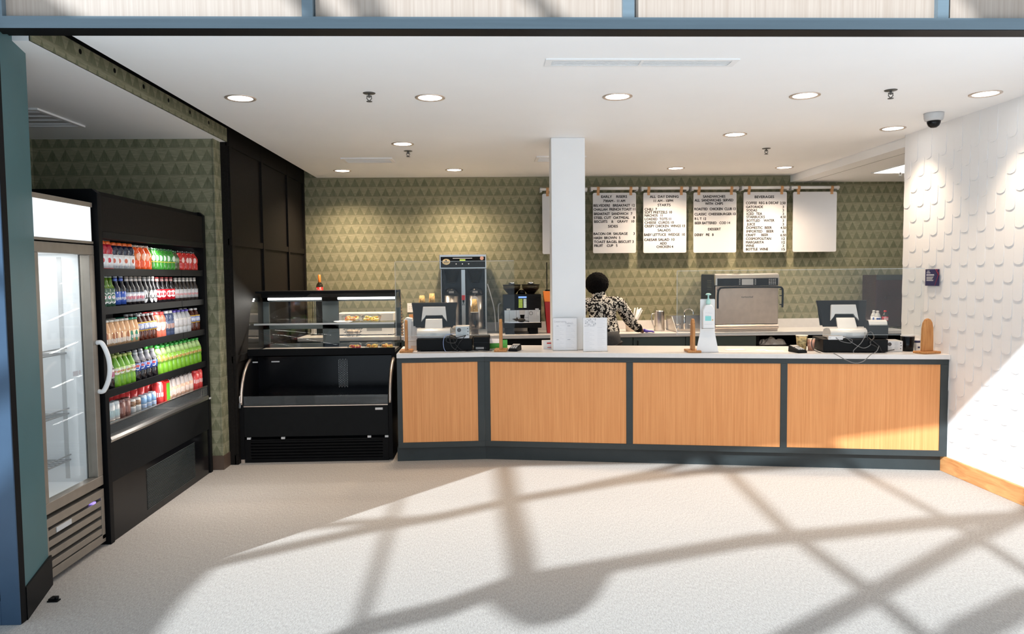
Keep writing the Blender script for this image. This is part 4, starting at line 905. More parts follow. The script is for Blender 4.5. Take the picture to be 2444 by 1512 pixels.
m.build('clips', 'lgrey', parent=t)
m = MB(); m.box(0.50, 0.565, -0.004, 0.002, 0.438, 0.458); m.build('badge', 'silver', parent=t, bevel=0.003)
# upper glass unit
m = MB(); m.box(-wv, wv, 0.265, 0.78, 0.885, 0.905); m.box(-wv, wv, 0.255, 0.275, 0.885, 0.945); m.build('sill', 'black', parent=t, bevel=0.002)
gl = [(0.268, 0.945), (0.285, 1.06), (0.315, 1.17), (0.36, 1.27), (0.42, 1.36), (0.47, 1.405), (0.52, 1.43)]
m = MB(); v = []
for x in (-wv + 0.004, wv - 0.004): v += [(x, y, z) for y, z in gl]
n = len(gl); m.add(v, [(i, i + n, i + n + 1, i + 1) for i in range(n - 1)], 0, True); m.build('curved_glass', 'glass', parent=t)
for s in (-1, 1):
    m = MB(); x = s * (wv - 0.004); m.add([(x, y, z) for y, z in gl] + [(x, 0.74, 1.43), (x, 0.74, 0.905), (x, 0.268, 0.905)], [tuple(range(n + 3))]); m.build('side_glass', 'glass', parent=t)
m = MB(); m.box(-wv, wv, 0.52, 0.78, 1.428, 1.448); m.box(-wv, wv, 0.70, 0.78, 1.385, 1.43)
m.build('top', 'black', parent=t, bevel=0.002)
m = MB()
for x0, x1 in ((-wv, -wv + 0.055), (-0.09, 0.06), (wv - 0.04, wv)): m.box(x0, x1, 0.745, 0.775, 0.905, 1.385)
m.box(-wv, wv, 0.745, 0.775, 1.085, 1.135); m.box(-wv, wv, 0.745, 0.775, 0.905, 0.945); m.box(-wv, wv, 0.745, 0.775, 1.345, 1.39)
m.build('rear_frame', 'dgrey', parent=t)
m = MB()
for x0, x1 in ((-0.59, -0.09), (0.06, 0.605)): m.box(x0, x1, 0.757, 0.760, 0.945, 1.345)
m.build('rear_doors', 'glass', parent=t)
m = MB(); m.box(-wv + 0.02, wv - 0.02, 0.40, 0.735, 1.150, 1.157); m.box(-wv + 0.02, wv - 0.02, 0.395, 0.402, 1.146, 1.161, 1); m.build('glass_shelf', ['glass', 'silver'], parent=t)
m = MB(); m.box(-wv + 0.02, wv - 0.02, 0.28, 0.74, 0.905, 0.912); m.build('deck', 'steel2', parent=t)
for x0, x1 in ((-0.58, -0.085), (0.068, 0.60)):
    m = MB(); m.cyl((x0, 0.69, 1.372), (x1, 0.69, 1.372), 0.010, seg=10); m.build('lamp_tube', 'led', parent=t)
    l = bpy.data.lights.new('case_led', 'AREA'); l.shape = 'RECTANGLE'; l.size = x1 - x0; l.size_y = 0.02; l.energy = 3.5; l.color = (1, .95, .88)
    o = bpy.data.objects.new('led_lamp', l); COL.objects.link(o); o.parent = t; o.location = ((x0 + x1) / 2, 0.66, 1.355); o.rotation_euler = (math.radians(-25), 0, 0)
def salad(x, y, z, label, mix, w=0.075):
    t = thing('salad_container', label, 'food container', (x, y, z), random.uniform(-.1, .1), 'fruit salad containers in the display case')
    m = MB(); a, c = w * .82, w; d = .052
    m.hexa([(-a, -a * .8, 0), (a, -a * .8, 0), (a, a * .8, 0), (-a, a * .8, 0), (-c, -c * .8, d), (c, -c * .8, d), (c, c * .8, d), (-c, c * .8, d)]); m.build('tub', 'glass', parent=t)
    for k in range(26):
        m = MB() if k == 0 else m; m.ball((random.uniform(-.8, .8) * a, random.uniform(-.62, .62) * a, random.uniform(.014, .046)), random.uniform(.010, .016), 8, 5, random.choice(mix), (1.2, 1, .8))
    f = m.build('fruit', ['fruit1', 'fruit2', 'fruit3'], parent=t); f['kind'] = 'stuff'
    m = MB(); m.hexa([(-c, -c * .8, d), (c, -c * .8, d), (c, c * .8, d), (-c, c * .8, d), (-a * .8, -a * .6, d + .018), (a * .8, -a * .6, d + .018), (a * .8, a * .6, d + .018), (-a * .8, a * .6, d + .018)]); m.build('lid', 'acryl', parent=t)
for x, mix, lb in ((0.27, (0, 2, 2, 1), 'clear tub of red and orange fruit on the case floor, leftmost'), (0.43, (1, 1, 0, 1), 'clear tub of yellow fruit, middle one on the case floor'), (0.562, (1, 0, 0, 1), 'clear tub of orange fruit at the right end of the case floor')):
    salad(DX + x, DY + 0.38, 0.9125, lb, mix, 0.062)
salad(DX + 0.21, DY + 0.58, 1.1575, 'clear tub of orange and red fruit on the glass shelf, left one', (0, 0, 1, 2), 0.085); salad(DX + 0.395, DY + 0.58, 1.1575, 'clear tub of yellow fruit on the glass shelf, right one', (1, 1, 1, 0), 0.085)
m = MB(); m.lathe([(0.0001, 0), (0.05, 0), (0.085, 0.012), (0.083, 0.014), (0.05, 0.004), (0.0001, 0.003)], 24); o = m.build('plate', 'white', loc=(DX + 0.155, DY + 0.47, 1.1575)); tag(o, 'small white plate on the glass shelf of the display case', 'plate')
# syrup bottle standing behind the case, and a wire stand beside it
p = atY(763, 690, 8.50)
t = thing('syrup_bottle', 'glass syrup bottle with red label and orange pump cap above the display case', 'bottle', (p.x, 8.50, HB))
BH = 0.33
m = MB(); m.lathe([(0.0001, 0), (0.036, 0), (0.038, 0.01), (0.038, 0.17), (0.034, 0.19), (0.015, 0.215), (0.013, 0.24)], 20)
m.xf(Matrix.Translation((0, 0, 0.385))); m.build('bottle_body', 'smoke', parent=t)
m = MB(); m.lathe([(0.0385, 0.43), (0.0385, 0.545)], 20); m.text('Torani', 0, 0.515, 0.035, -0.0405, mi=1, width=0.058); m.build('label', ['red', 'white'], parent=t)
m = MB(); m.lathe([(0.016, 0.60), (0.0165, 0.61), (0.016, 0.685), (0.0001, 0.688)], 14); m.build('pump_cap', 'orange', parent=t)
m = MB(); m.box(-0.034, 0.036, -0.06, 0.06, 0, 0.384); m.build('riser_box', 'bplast', parent=t) 
t = thing('wire_rack', 'thin dark wire rack beside the syrup bottle above the display case', 'rack', (p.x - 0.068, 8.47, HB))
m = MB()
for x in (-0.012, 0.012): m.tube([(x, 0, 0), (x, 0, 0.455)], 0.003, 6)
m.tube([(-0.012, 0, 0.455), (0.012, 0, 0.455)], 0.003, 6); m.box(-0.03, 0.03, -0.05, 0.05, 0, 0.004); m.build('frame', 'black', parent=t)
# pale worktop appliance and wire basket seen through the case
t = thing('white_microwave', 'low white countertop oven with grey window seen through the display case', 'microwave', (-1.36, 8.31, HB))
m = MB(); m.box(-0.32, 0.32, 0, 0.36, 0.012, 0.25); m.build('body', 'white', parent=t, bevel=0.006)
m = MB(); m.box(0.02, 0.19, -0.003, 0.002, 0.05, 0.13); m.build('window', 'grey', parent=t)
m = MB(); m.box(-0.29, -0.25, 0.03, 0.07, 0, 0.012); m.box(0.25, 0.29, 0.03, 0.07, 0, 0.012); m.box(-0.29, -0.25, 0.29, 0.33, 0, 0.012); m.box(0.25, 0.29, 0.29, 0.33, 0, 0.012); m.build('feet', 'rubber', parent=t)
t = thing('wire_basket', 'small wire basket holding bread, seen through the display case', 'basket', (-1.47, 8.18, HB))
# black padlock and latch on the black wall
t = thing('padlock', 'small silver padlock hanging on the black folding wall', 'padlock', (XL + 0.004, 6.262, 0.475))
m = MB(); m.box(0, 0.018, -0.022, 0.022, 0, 0.046); m.build('lock_body', 'chrome', parent=t, bevel=0.003)
m = MB(); m.tube(smooth_path([(0.009, -0.012, 0.044), (0.009, -0.012, 0.085), (0.009, 0, 0.102), (0.009, 0.012, 0.085), (0.009, 0.012, 0.044)], 5), 0.0045, 8); m.build('shackle', 'steel', parent=t)
m = MB(); m.box(-0.0, 0.03, 0, 0.035, 0, 0.03); m.cyl((0.015, 0.017, 0.03), (0.015, 0.017, 0.12), 0.006); o = m.build('floor_bolt', 'steel2', loc=(XL + 0.005, 6.27, 0)); tag(o, 'small steel floor bolt at the foot of the black wall', 'bolt')

# ================================================================== ON THE FRONT COUNTER
ZC = HC + 0.0006
def stand(parent, x, y, rz, h=0.275):
    Mx = Matrix.Translation((x, y, 0)) @ Matrix.Rotation(rz, 4, 'Z')
    m = MB(); m.box(-0.055, 0.055, -0.085, 0.085, 0, 0.018); m.xf(Mx); b_ = m.build('stand_base', 'block', parent=parent, bevel=0.004)
    pr = [(-0.055, 0.018), (0.055, 0.018), (0.050, h * .72), (0.040, h * .88), (0.022, h * .97), (0, h), (-0.022, h * .97), (-0.040, h * .88), (-0.050, h * .72)]
    m = MB(); m.prism(pr, -0.011, 0.011, 'x'); m.xf(Mx); m.build('upright', 'block', parent=b_, bevel=0.003)
def guard(label, c, w, z0, z1, feet, rz=0.0):
    t = thing('sneeze_guard', label, 'sneeze guard', (c.x, c.y, ZC), rz, 'clear counter guards')
    m = MB(); m.box(w[0], w[1], -0.003, 0.003, z0 - ZC, z1 - ZC); pane_ = m.build('acrylic_pane', 'acryl', parent=t)
    m = MB(); m.box(w[0], w[1], -0.0034, 0.0034, z1 - ZC, z1 - ZC + 0.004); m.box(w[0] - 0.004, w[0], -0.0034, 0.0034, z0 - ZC, z1 - ZC); m.box(w[0], w[1], -0.0034, 0.0034, z0 - ZC - 0.003, z0 - ZC); m.build('polished_edge', 'edge', parent=pane_)
    for x, y, r in feet: stand(t, x, y, r)
    return t
c = Vector((-0.27, 6.335, 0)); guard('clear acrylic guard in wooden feet in front of the left register', c, (-0.50, 0.515), 1.064, 1.695, [(-0.415, 0.0, 0.04), (0.395, -0.04, -0.10)])
a2, b2 = Vector((1.60, 6.035, 0)), Vector((3.50, 5.665, 0)); rz2 = math.atan2(b2.y - a2.y, b2.x - a2.x); L2 = (b2 - a2).length
guard('long clear acrylic guard in wooden feet in front of the right register', a2, (-0.02, L2 - 0.06), 1.072, 1.592, [(0.105, 0.0, 0.12), (L2 - 0.03, 0.0, -1.12)], rz2)

def register(x, y, rz, label, printer=None):
    t = thing('register_terminal', label, 'cash register', (x, y, ZC + 0.108), rz, 'cash register terminals')
    # rounded silver foot
    pr = [(0.0, 0.0), (-0.01, 0.015), (-0.012, 0.04), (0.0, 0.068), (0.03, 0.085), (0.10, 0.085), (0.17, 0.07), (0.19, 0.03), (0.19, 0.0)]
    m = MB(); m.prism(pr, -0.145, 0.145, 'x', smooth=True); m.build('foot', 'silver', parent=t, bevel=0.006)
    m = MB(); m.box(-0.026, 0.024, -0.0135, -0.0125, 0.040, 0.0425); m.box(-0.026, 0.024, -0.0132, -0.0122, 0.028, 0.031); m.build('marking', 'grey', parent=t)
    m = MB(); m.hexa([(-0.078, 0.03, 0.082), (0.078, 0.03, 0.082), (0.074, 0.055, 0.082), (-0.074, 0.055, 0.082), (-0.072, 0.075, 0.165), (0.072, 0.075, 0.165), (0.072, 0.095, 0.165), (-0.072, 0.095, 0.165)]); m.build('neck', 'silver', parent=t, bevel=0.004)
    T = Matrix.Translation((0, 0.13, 0.195)) @ Matrix.Rotation(math.radians(-16), 4, 'X')
    m = MB(); m.hexa([(-0.165, 0, -0.10), (0.165, 0, -0.10), (0.165, 0.03, -0.105), (-0.165, 0.03, -0.105), (-0.20, 0, 0.115), (0.20, 0, 0.115), (0.205, 0.03, 0.12), (-0.205, 0.03, 0.12)]); m.xf(T); sc = m.build('screen', 'bplast', parent=t, bevel=0.006)
    m = MB(); m.add([(x_ * 0.185, 0.0312, z_) for x_, z_ in ((-1, -0.09), (-1.05, 0.105), (1.05, 0.105), (1, -0.09))], [(0, 1, 2, 3)]); m.xf(T); m.build('display_glass', 'gloss', parent=sc)
    m = MB(); m.hexa([(-0.105, -0.045, -0.075), (-0.082, -0.045, -0.015), (-0.082, -0.002, -0.015), (-0.105, -0.002, -0.075), (-0.10, -0.035, 0.075), (0.0, -0.035, 0.075), (0.0, -0.001, 0.075), (-0.10, -0.001, 0.075)]) if False else m
    m.v = []; m.f = []; m.m = []; m.sm = []
    m.prism([(-0.098, 0.072), (-0.112, -0.062), (-0.084, -0.028), (-0.072, -0.006), (0.072, -0.006), (0.084, -0.028), (0.112, -0.062), (0.098, 0.072)], -0.024, -0.002, 'y'); m.xf(T); m.build('hinge_cover', 'silver', parent=t, bevel=0.003)
    return t
def drawer(name, label, x, y, rz, w, d=0.38, h=0.106):
    t = thing(name, label, 'cash drawer', (x, y, ZC), rz, 'black cash drawers')
    m = MB(); m.box(-w / 2, w / 2, 0, d, 0.008, h); m.build('case', 'bplast', parent=t, bevel=0.004)
    m = MB(); m.box(-w / 2 + 0.004, w / 2 - 0.004, d - 0.002, d + 0.01, 0.014, h - 0.01); m.build('drawer_front', 'dgrey', parent=t)
    m = MB()
    for sx in (-1, 1):
        for yy in (0.04, d - 0.04): m.cyl((sx * (w / 2 - 0.04), yy, 0), (sx * (w / 2 - 0.04), yy, 0.009), 0.012)
    m.build('feet', 'rubber', parent=t)
drawer('cash_drawer', 'black cash drawer under the left register', -0.362, 6.33, -0.03, 0.475)
register(-0.455, 6.37, 0.0, 'silver and black register terminal on the left, screen turned away')
drawer('cash_drawer', 'black cash drawer under the right register', 2.95, 5.775, rz2, 0.49, 0.36)
register(2.925, 5.835, rz2 * 0.6, 'silver and black register terminal on the right, screen turned away')
def psu(label, x, y, z, rz, w, h, d=0.17):
    t = thing('power_box', label, 'power supply', (x, y, z), rz, 'white power boxes')
    m = MB(); m.box(-w / 2, w / 2, 0, d, 0, h); m.build('case', 'silver', parent=t, bevel=0.003)
    m = MB(); rr = min(w, h) * .17
    for i, (sx, sz) in enumerate(((-.24, .70), (.14, .74), (-.2, .33), (.14, .36))): m.disc((sx * w, -0.0012, sz * h), rr, (0, -1, 0), 18, 1 if i else 0)
    for sx, sz in ((.38, .82), (.38, .3), (.40, .58)): m.disc((sx * w, -0.0012, sz * h), rr * .28, (0, -1, 0), 10, 0)
    m.build('sockets', ['sock', 'lgrey'], parent=t)
psu('white power box with round sockets on the left cash drawer', -0.205, 6.34, ZC + 0.1075, 0.0, 0.118, 0.105)
psu('white power box with dark sockets beside the right cash drawer', 3.278, 5.80, ZC, rz2, 0.135, 0.088)
t = thing('receipt_printer', 'black receipt printer on the counter right of the left cash drawer', 'printer', (-0.042, 6.355, ZC), -0.05)
m = MB(); m.prism([(0, 0), (0.0, 0.115), (0.02, 0.128), (0.15, 0.128), (0.18, 0.09), (0.18, 0)], -0.068, 0.068, 'x'); m.build('case', 'bplast', parent=t, bevel=0.005)
m = MB(); m.box(-0.066, 0.066, -0.002, 0.002, 0.068, 0.071); m.box(-0.05, 0.02, -0.002, 0.002, 0.012, 0.03, 1); m.disc((0.03, -0.003, 0.022), 0.009, (0, -1, 0), mi=0); m.build('seams', ['gloss', 'grey'], parent=t)
t = thing('receipt_printer', 'black receipt printer behind the right register terminal', 'printer', (3.147, 5.80, ZC + 0.1075), rz2)
m = MB(); m.prism([(0, 0), (0.0, 0.115), (0.025, 0.145), (0.10, 0.145), (0.12, 0.12), (0.12, 0)], -0.076, 0.078, 'x', smooth=False); m.build('case', 'bplast', parent=t, bevel=0.008)
m = MB(); m.prism([(-0.002, 0.110), (0.012, 0.139), (0.03, 0.149), (0.06, 0.149), (0.06, 0.145), (0.03, 0.145), (0.014, 0.134), (0.0, 0.109)], -0.069, 0.069, 'x'); m.build('silver_top', 'silver', parent=t)
def cable(label, pts, r=0.0028, m_='cable', group='register cables'):
    b_ = MB(); b_.tube(smooth_path(pts), r, 6); o = b_.build('cable', m_); tag(o, label, 'cable', group); return o
B_ = lambda x, y, Y: tuple(atY(x, y, Y))
cable('black cable bundled in front of the left cash drawer', [B_(1112, 800, 6.33), B_(1085, 806, 6.31), B_(1068, 803, 6.30), B_(1066, 815, 6.29), B_(1085, 818, 6.29), B_(1090, 806, 6.30), B_(1074, 800, 6.31), B_(1078, 826, 6.30), B_(1095, 838, 6.29)], 0.004)
cable('thin black cable looping across the left cash drawer', [B_(1080, 804, 6.31), B_(1088, 822, 6.31), B_(1105, 836, 6.29), B_(1140, 838, 6.28), B_(1175, 836, 6.27)], 0.0025)
cable('black cable plugged into the left power box', [B_(1111, 801, 6.335), B_(1098, 815, 6.31), B_(1092, 826, 6.31), B_(1084, 836, 6.29)], 0.0032)
cable('pale blue cable hanging over the left cash drawer', [B_(1085, 796, 6.36), B_(1064, 800, 6.31), B_(1058, 815, 6.30), B_(1060, 832, 6.30), B_(1064, 838, 6.29)], 0.0028, 'cableb')
cable('thick coiled black cable on the right cash drawer', [B_(2070, 790, 5.86), B_(2082, 794, 5.80), B_(2084, 808, 5.79), B_(2074, 812, 5.77), B_(2068, 800, 5.78), B_(2078, 792, 5.79), B_(2086, 805, 5.76), B_(2076, 818, 5.745), B_(2090, 826, 5.745), B_(2102, 836, 5.75)], 0.0055)
cable('black cable running down to the right power box', [B_(2072, 805, 5.79), B_(2085, 815, 5.74), B_(2098, 826, 5.73), B_(2106, 840, 5.745), B_(2118, 837, 5.75), B_(2134, 834, 5.77)], 0.0045)
cable('grey cable looping over the front of the right cash drawer', [B_(1995, 805, 5.80), B_(2008, 814, 5.76), B_(2030, 818, 5.75), B_(2033, 810, 5.76), B_(2015, 806, 5.79)], 0.0025, 'cableg')
cable('long grey cable across the right cash drawer', [B_(2020, 806, 5.79), B_(2038, 820, 5.745), B_(2060, 830, 5.74), B_(2076, 824, 5.74), B_(2078, 815, 5.75)], 0.003, 'cableg')
cable('grey cable rising to the receipt printer', [B_(2037, 841, 5.73), B_(2038, 835, 5.73), B_(2055, 818, 5.745), B_(2064, 802, 5.77), B_(2064, 790, 5.83)], 0.003, 'cableg')
cable('grey cable drooping over the counter edge below the right register', [B_(2098, 825, 5.72), B_(2092, 838, 5.66), B_(2078, 846, 5.605), B_(2060, 862, 5.585), B_(2040, 866, 5.585), B_(2018, 858, 5.59), B_(2000, 848, 5.62), B_(1990, 843, 5.70)], 0.0032, 'cableg')
cable('black cable hooked at the left end of the right cash drawer', [B_(1956, 812, 5.93), B_(1942, 806, 5.90), B_(1937, 818, 5.88), B_(1942, 834, 5.86), B_(1960, 842, 5.80)], 0.0035)
m = MB(); m.box(-0.055, 0.055, 0, 0.03, 0, 0.030); m.box(-0.035, 0.0, -0.002, 0, 0.008, 0.022, 1); m.box(0.055, 0.075, 0.008, 0.018, 0.012, 0.018, 1); o = m.build('cable_adapter', ['silver', 'white'], loc=(2.80, 5.80, ZC + 0.104), rot=(0, 0, rz2)); tag(o, 'small silver adapter lying on the right cash drawer', 'adapter')
# card readers
def reader(label, p, rz):
    t = thing('card_reader', label, 'card reader', (p.x, p.y, ZC), rz, 'card readers')
    m = MB(); m.hexa([(-0.042, 0, 0), (0.042, 0, 0), (0.042, 0.15, 0), (-0.042, 0.15, 0), (-0.038, 0.004, 0.022), (0.038, 0.004, 0.022), (0.038, 0.15, 0.052), (-0.038, 0.15, 0.052)]); m.build('case', 'bplast', parent=t, bevel=0.006)
    m = MB()
    for i in range(3):
        for j in range(4): x0, y0 = -0.026 + i * 0.019, 0.018 + j * 0.015; z0 = 0.0235 + y0 * 0.205; m.hexa([(x0, y0, z0 - .001), (x0 + .013, y0, z0 - .001), (x0 + .013, y0 + .009, z0), (x0, y0 + .009, z0), (x0, y0, z0 + .003), (x0 + .013, y0, z0 + .003), (x0 + .013, y0 + .009, z0 + .005), (x0, y0 + .009, z0 + .005)])
    m.build('keypad', 'lgrey', parent=t)
    m = MB(); m.hexa([(-0.03, 0.09, 0.041), (0.03, 0.09, 0.041), (0.03, 0.138, 0.051), (-0.03, 0.138, 0.051), (-0.03, 0.09, 0.0435), (0.03, 0.09, 0.0435), (0.03, 0.138, 0.0535), (-0.03, 0.138, 0.0535)]); m.build('display', 'grey', parent=t)
reader('black card reader with pale keys beside the left guard foot', Vector((0.222, 6.235)), -0.3)
reader('black card reader beside the gold patterned cup', Vector((2.535, 5.80)), 0.15)
# green snack bag
t = thing('snack_bag', 'bright green snack bag with white top lying behind the left guard', 'bag', (0.10, 6.47, ZC), 0.1)
m = MB(); n = 10; v = []
for j in range(5):
    for i in range(n + 1):
        a = i / n; e = math.sin(PI * a) ** .6; z = (0.075 * j / 4) ; v.append((-0.085 + 0.17 * a, -0.03 * e * (1 - abs(j - 2) / 2.4) + random.uniform(-.004, .004), 0.004 + z + random.uniform(-.002, .002)))
fr = [(j * (n + 1) + i, j * (n + 1) + i + 1, (j + 1) * (n + 1) + i + 1, (j + 1) * (n + 1) + i) for j in range(4) for i in range(n)]
m.add(v, fr, 0, True); m.add([(x, -y + 0.012, z) for x, y, z in v], [f[::-1] for f in fr], 0, True)
m.build('foil_bag', 'green', parent=t)
m = MB(); m.hexa([(-0.08, -0.036, 0.055), (0.035, -0.034, 0.055), (0.035, 0.03, 0.055), (-0.08, 0.03, 0.055), (-0.08, -0.012, 0.092), (0.035, -0.012, 0.09), (0.035, 0.0, 0.09), (-0.08, 0.0, 0.092)]); m.build('white_flap', 'sheet', parent=t)
m = MB(); m.box(-0.05, 0.03, 0, 0.05, 0, 0.075); m.box(-0.018, 0.0302, -0.001, 0.0, 0.046, 0.057, 1); m.box(-0.014, 0.0302, -0.001, 0.0, 0.012, 0.017, 1); o = m.build('small_box', ['sheet', 'red'], loc=(0.545, 6.40, ZC), rot=(0, 0, 0.2)); tag(o, 'small white box with red stripes on the counter left of the column', 'box')
m = MB(); m.box(0, 0.055, 0, 0.003, 0, 0.045); o = m.build('paper_note', 'beige', loc=(-0.655, 6.40, ZC), rot=(-0.15, 0, 0)); tag(o, 'small pale paper note standing beside the left cash drawer', 'note')
# menu sheets on the counter
def sheet(label, xa, xb, yt, yb, Y, kind_):
    a, c = atY(xa, yt, Y), atY(xb, yb, Y); w, h = c.x - a.x, a.z - ZC
    t = thing('menu_sheet', label, 'menu', ((a.x + c.x) / 2, Y, ZC), group='paper menus on the counter')
    m = MB(); m.box(-w / 2, w / 2, -0.0015, 0, 0.004, h); m.build('paper', 'sheet', parent=t)
    m = MB(); m.box(-w / 2 - 0.004, w / 2 + 0.004, 0.0, 0.003, 0, h + 0.003); m.box(-w / 2 - 0.004, w / 2 + 0.004, -0.03, 0.003, 0, 0.003); m.build('acrylic_holder', 'acryl', parent=t)
    m = MB(); y = -0.0022
    def ln(x0, x1, z, th=0.0022, mi=1): m.add([(x0, y, z), (x1, y, z), (x1, y, z + th), (x0, y, z + th)], [(0, 1, 2, 3)], mi)
    if kind_ == 0:
        m.text('Conservatory', 0, h * .90, 0.016, y, left=-w * .46, width=w * .5); k0 = len(m.v); m.text("Thelma's", 0, h * .845, 0.02, y, left=0.0, width=w * .34)
        ln(-w * .2, w * .45, h * .775, .0015)
        for r in range(15):
            z = h * (.72 - r * .045); ln(-w * .44, -w * .44 + w * (.22 + .16 * ((r * 7) % 3) / 2), z); ln(w * .03, w * .03 + w * (.24 + .15 * ((r * 5) % 4) / 3), z)
        for z in (.75, .33): ln(-w * .36, -w * .27, h * z, .005, 0); ln(w * .1, w * .22, h * z, .005, 0)
    else:
        for i in range(7):
            for j in range(5):
                if (i * 3 + j * 5) % 4: m.disc((-w * .40 + i * w * .068, y, h * (.955 - j * .04)), 0.0062, (0, -1, 0), 8, 0 if (i + j) % 3 == 0 else 1)
        [ln(-w * .45 + k * w * .036, -w * .45 + k * w * .036 + w * .026, h * .745, .006, 0) for k in range(12) if k != 5]
        for r in range(15):
            z = h * (.70 - r * .045); ln(-w * .44, -w * .44 + w * (.2 + .2 * ((r * 7) % 3) / 2), z); ln(w * .09, w * .09 + w * (.2 + .14 * ((r * 5) % 4) / 3), z)
        for r in range(6): ln(w * .07, w * .07 + w * (.26 + .08 * (r % 2)), h * (.95 - r * .045))
    m.build('print', ['print', 'printl'], parent=t)
sheet("white paper menu titled Thelma's leaning against the foot of the column", 1320, 1377, 759, 834, 6.255, 0)
sheet('white paper menu with dotted picture block right of the column', 1392, 1449, 758, 838, 6.15, 1)
# hand sanitizer stand
t = thing('sanitizer_stand', 'white counter stand holding a mint-topped hand sanitizer bottle', 'sanitizer', (1.808, 5.955, ZC), rz2 * 0.3)
m = MB(); pts = [(-0.092, 0.003), (0.092, 0.003), (0.060, 0.165), (0.060, 0.435), (-0.060, 0.435), (-0.060, 0.165)]
m.prism([(-0.092, 0.0), (0.092, 0.0), (0.060, 0.165), (0.060, 0.432), (0.055, 0.437), (-0.055, 0.437), (-0.060, 0.432), (-0.060, 0.165)], 0.0, 0.003, 'y'); m.box(-0.092, 0.092, 0, 0.12, 0, 0.003); m.box(-0.05, 0.05, -0.05, 0.0, 0.195, 0.198); m.build('stand_plate', 'white', parent=t)
m = MB(); m.prism([(-0.048, 0.199), (0.048, 0.199), (0.048, 0.35), (0.03, 0.385), (0.012, 0.395), (-0.012, 0.395), (-0.03, 0.385), (-0.048, 0.35)], -0.045, -0.004, 'y'); m.build('bottle', 'white', parent=t, bevel=0.008)
m = MB(); m.box(-0.044, 0.044, -0.0462, -0.0456, 0.215, 0.345, 0); m.box(-0.030, 0.018, -0.0468, -0.0462, 0.262, 0.300, 1); m.disc((0.03, -0.0475, 0.268), 0.007, (0, -1, 0), 12, 3); m.text('PURELL', 0, 0.326, 0.011, -0.0472, mi=2, width=0.052); m.box(-0.036, 0.03, -0.0468, -0.0462, 0.232, 0.236, 2); m.box(-0.03, 0.0, -0.0468, -0.0462, 0.303, 0.307, 2); m.build('label', ['white', 'mint2', 'printl', 'gold'], parent=t)
m = MB(); m.lathe([(0.018, 0.395), (0.018, 0.42), (0.012, 0.44), (0.006, 0.442), (0.006, 0.468), (0.020, 0.470), (0.023, 0.477), (0.012, 0.484), (0.0001, 0.485)], 18, (0, -0.025, 0)); m.box(-0.006, 0.006, -0.06, -0.025, 0.472, 0.482); m.build('pump', 'mint', parent=t)
# tumbler, small bottle, patterned cup, loose papers
t = thing('tumbler', 'black tumbler cup with pale rim at the right end of the counter', 'cup', (3.425, 5.86, ZC))
m = MB(); m.lathe([(0.0001, 0.0), (0.041, 0), (0.044, 0.005), (0.052, 0.122), (0.050, 0.124), (0.048, 0.118)], 28); m.build('cup_body', 'gloss', parent=t)
m = MB(); m.lathe([(0.0525, 0.119), (0.054, 0.124), (0.0525, 0.130), (0.046, 0.130), (0.0001, 0.127)], 28); m.build('lid', 'lgrey', parent=t)
t = thing('pill_bottle', 'small white bottle with blue label between black tumbler and tiled wall', 'bottle', (3.508, 5.865, ZC))
m = MB(); m.lathe([(0.0001, 0), (0.02, 0), (0.022, 0.004), (0.022, 0.085), (0.016, 0.097), (0.0001, 0.098)], 18); m.build('bottle_body', 'white', parent=t)
m = MB(); m.lathe([(0.0225, 0.066), (0.0225, 0.084)], 18); m.lathe([(0.0225, 0.022), (0.0225, 0.036)], 10, mi=0, a0=-1.9, a1=-1.0); m.build('label', 'posterb', parent=t)
def papercup(name, label, x, y, z, r0, r1, h, m_, inv=False, n=1, step=0.016, group=None, rim='beige'):
    t = thing(name, label, 'cup', (x, y, z), group=group)
    b_ = MB(); pr = [(r0, 0.0), (r1, h)]
    if inv: b_.lathe([(r1, 0), (r0, h), (r0 * .97, h), (r0 * .95, h - .008), (0.0001, h - .008)], 22)
    else: b_.lathe([(0.0001, 0.004), (r0 * .95, 0.004), (r0, 0.0), (r1, h), (r1 * .97, h), (r0 * .95, 0.01)], 22)
    b_.build('cup_body', m_, parent=t)
    b_ = MB(); zz = 0.0 if inv else h
    b_.lathe([(r1, zz - .003), (r1 * 1.05, zz), (r1, zz + .003)], 22); b_.build('rim', rim, parent=t)
    return t
t = papercup('patterned_cup', 'gold patterned paper cup beside the right cash drawer', 2.605, 5.985, ZC, 0.034, 0.047, 0.125, 'cupdk')
m = MB(); m.lathe([(0.0346, 0.0), (0.0476, 0.125)], 3, mi=0, a0=-0.9, a1=-0.35); m.build('dark_stripe', 'black', parent=t)
t = papercup('brown_paper_cup', 'brown paper cup squeezed between the patterned cup and the right cash drawer', 2.688, 5.995, ZC, 0.024, 0.032, 0.095, 'pink')
for (x, y, w, d, rz, lb) in ((2.22, 6.14, 0.16, 0.09, 0.1, 'loose white paper slip lying on the counter behind the sanitizer, left'), (2.42, 6.07, 0.09, 0.09, -0.05, 'square white paper slip lying on the counter, middle'), (2.50, 5.98, 0.14, 0.05, -0.2, 'folded white paper slip lying nearest the card reader')):
    m = MB(); m.box(-w / 2, w / 2, -d / 2, d / 2, 0, 0.0015); o = m.build('paper_slip', 'sheet', loc=(x - 0.12, y, ZC), rot=(0, 0, rz)); tag(o, lb, 'paper', 'loose paper slips')

# ================================================================== ON THE BACK COUNTER
ZB = HB + 0.0006
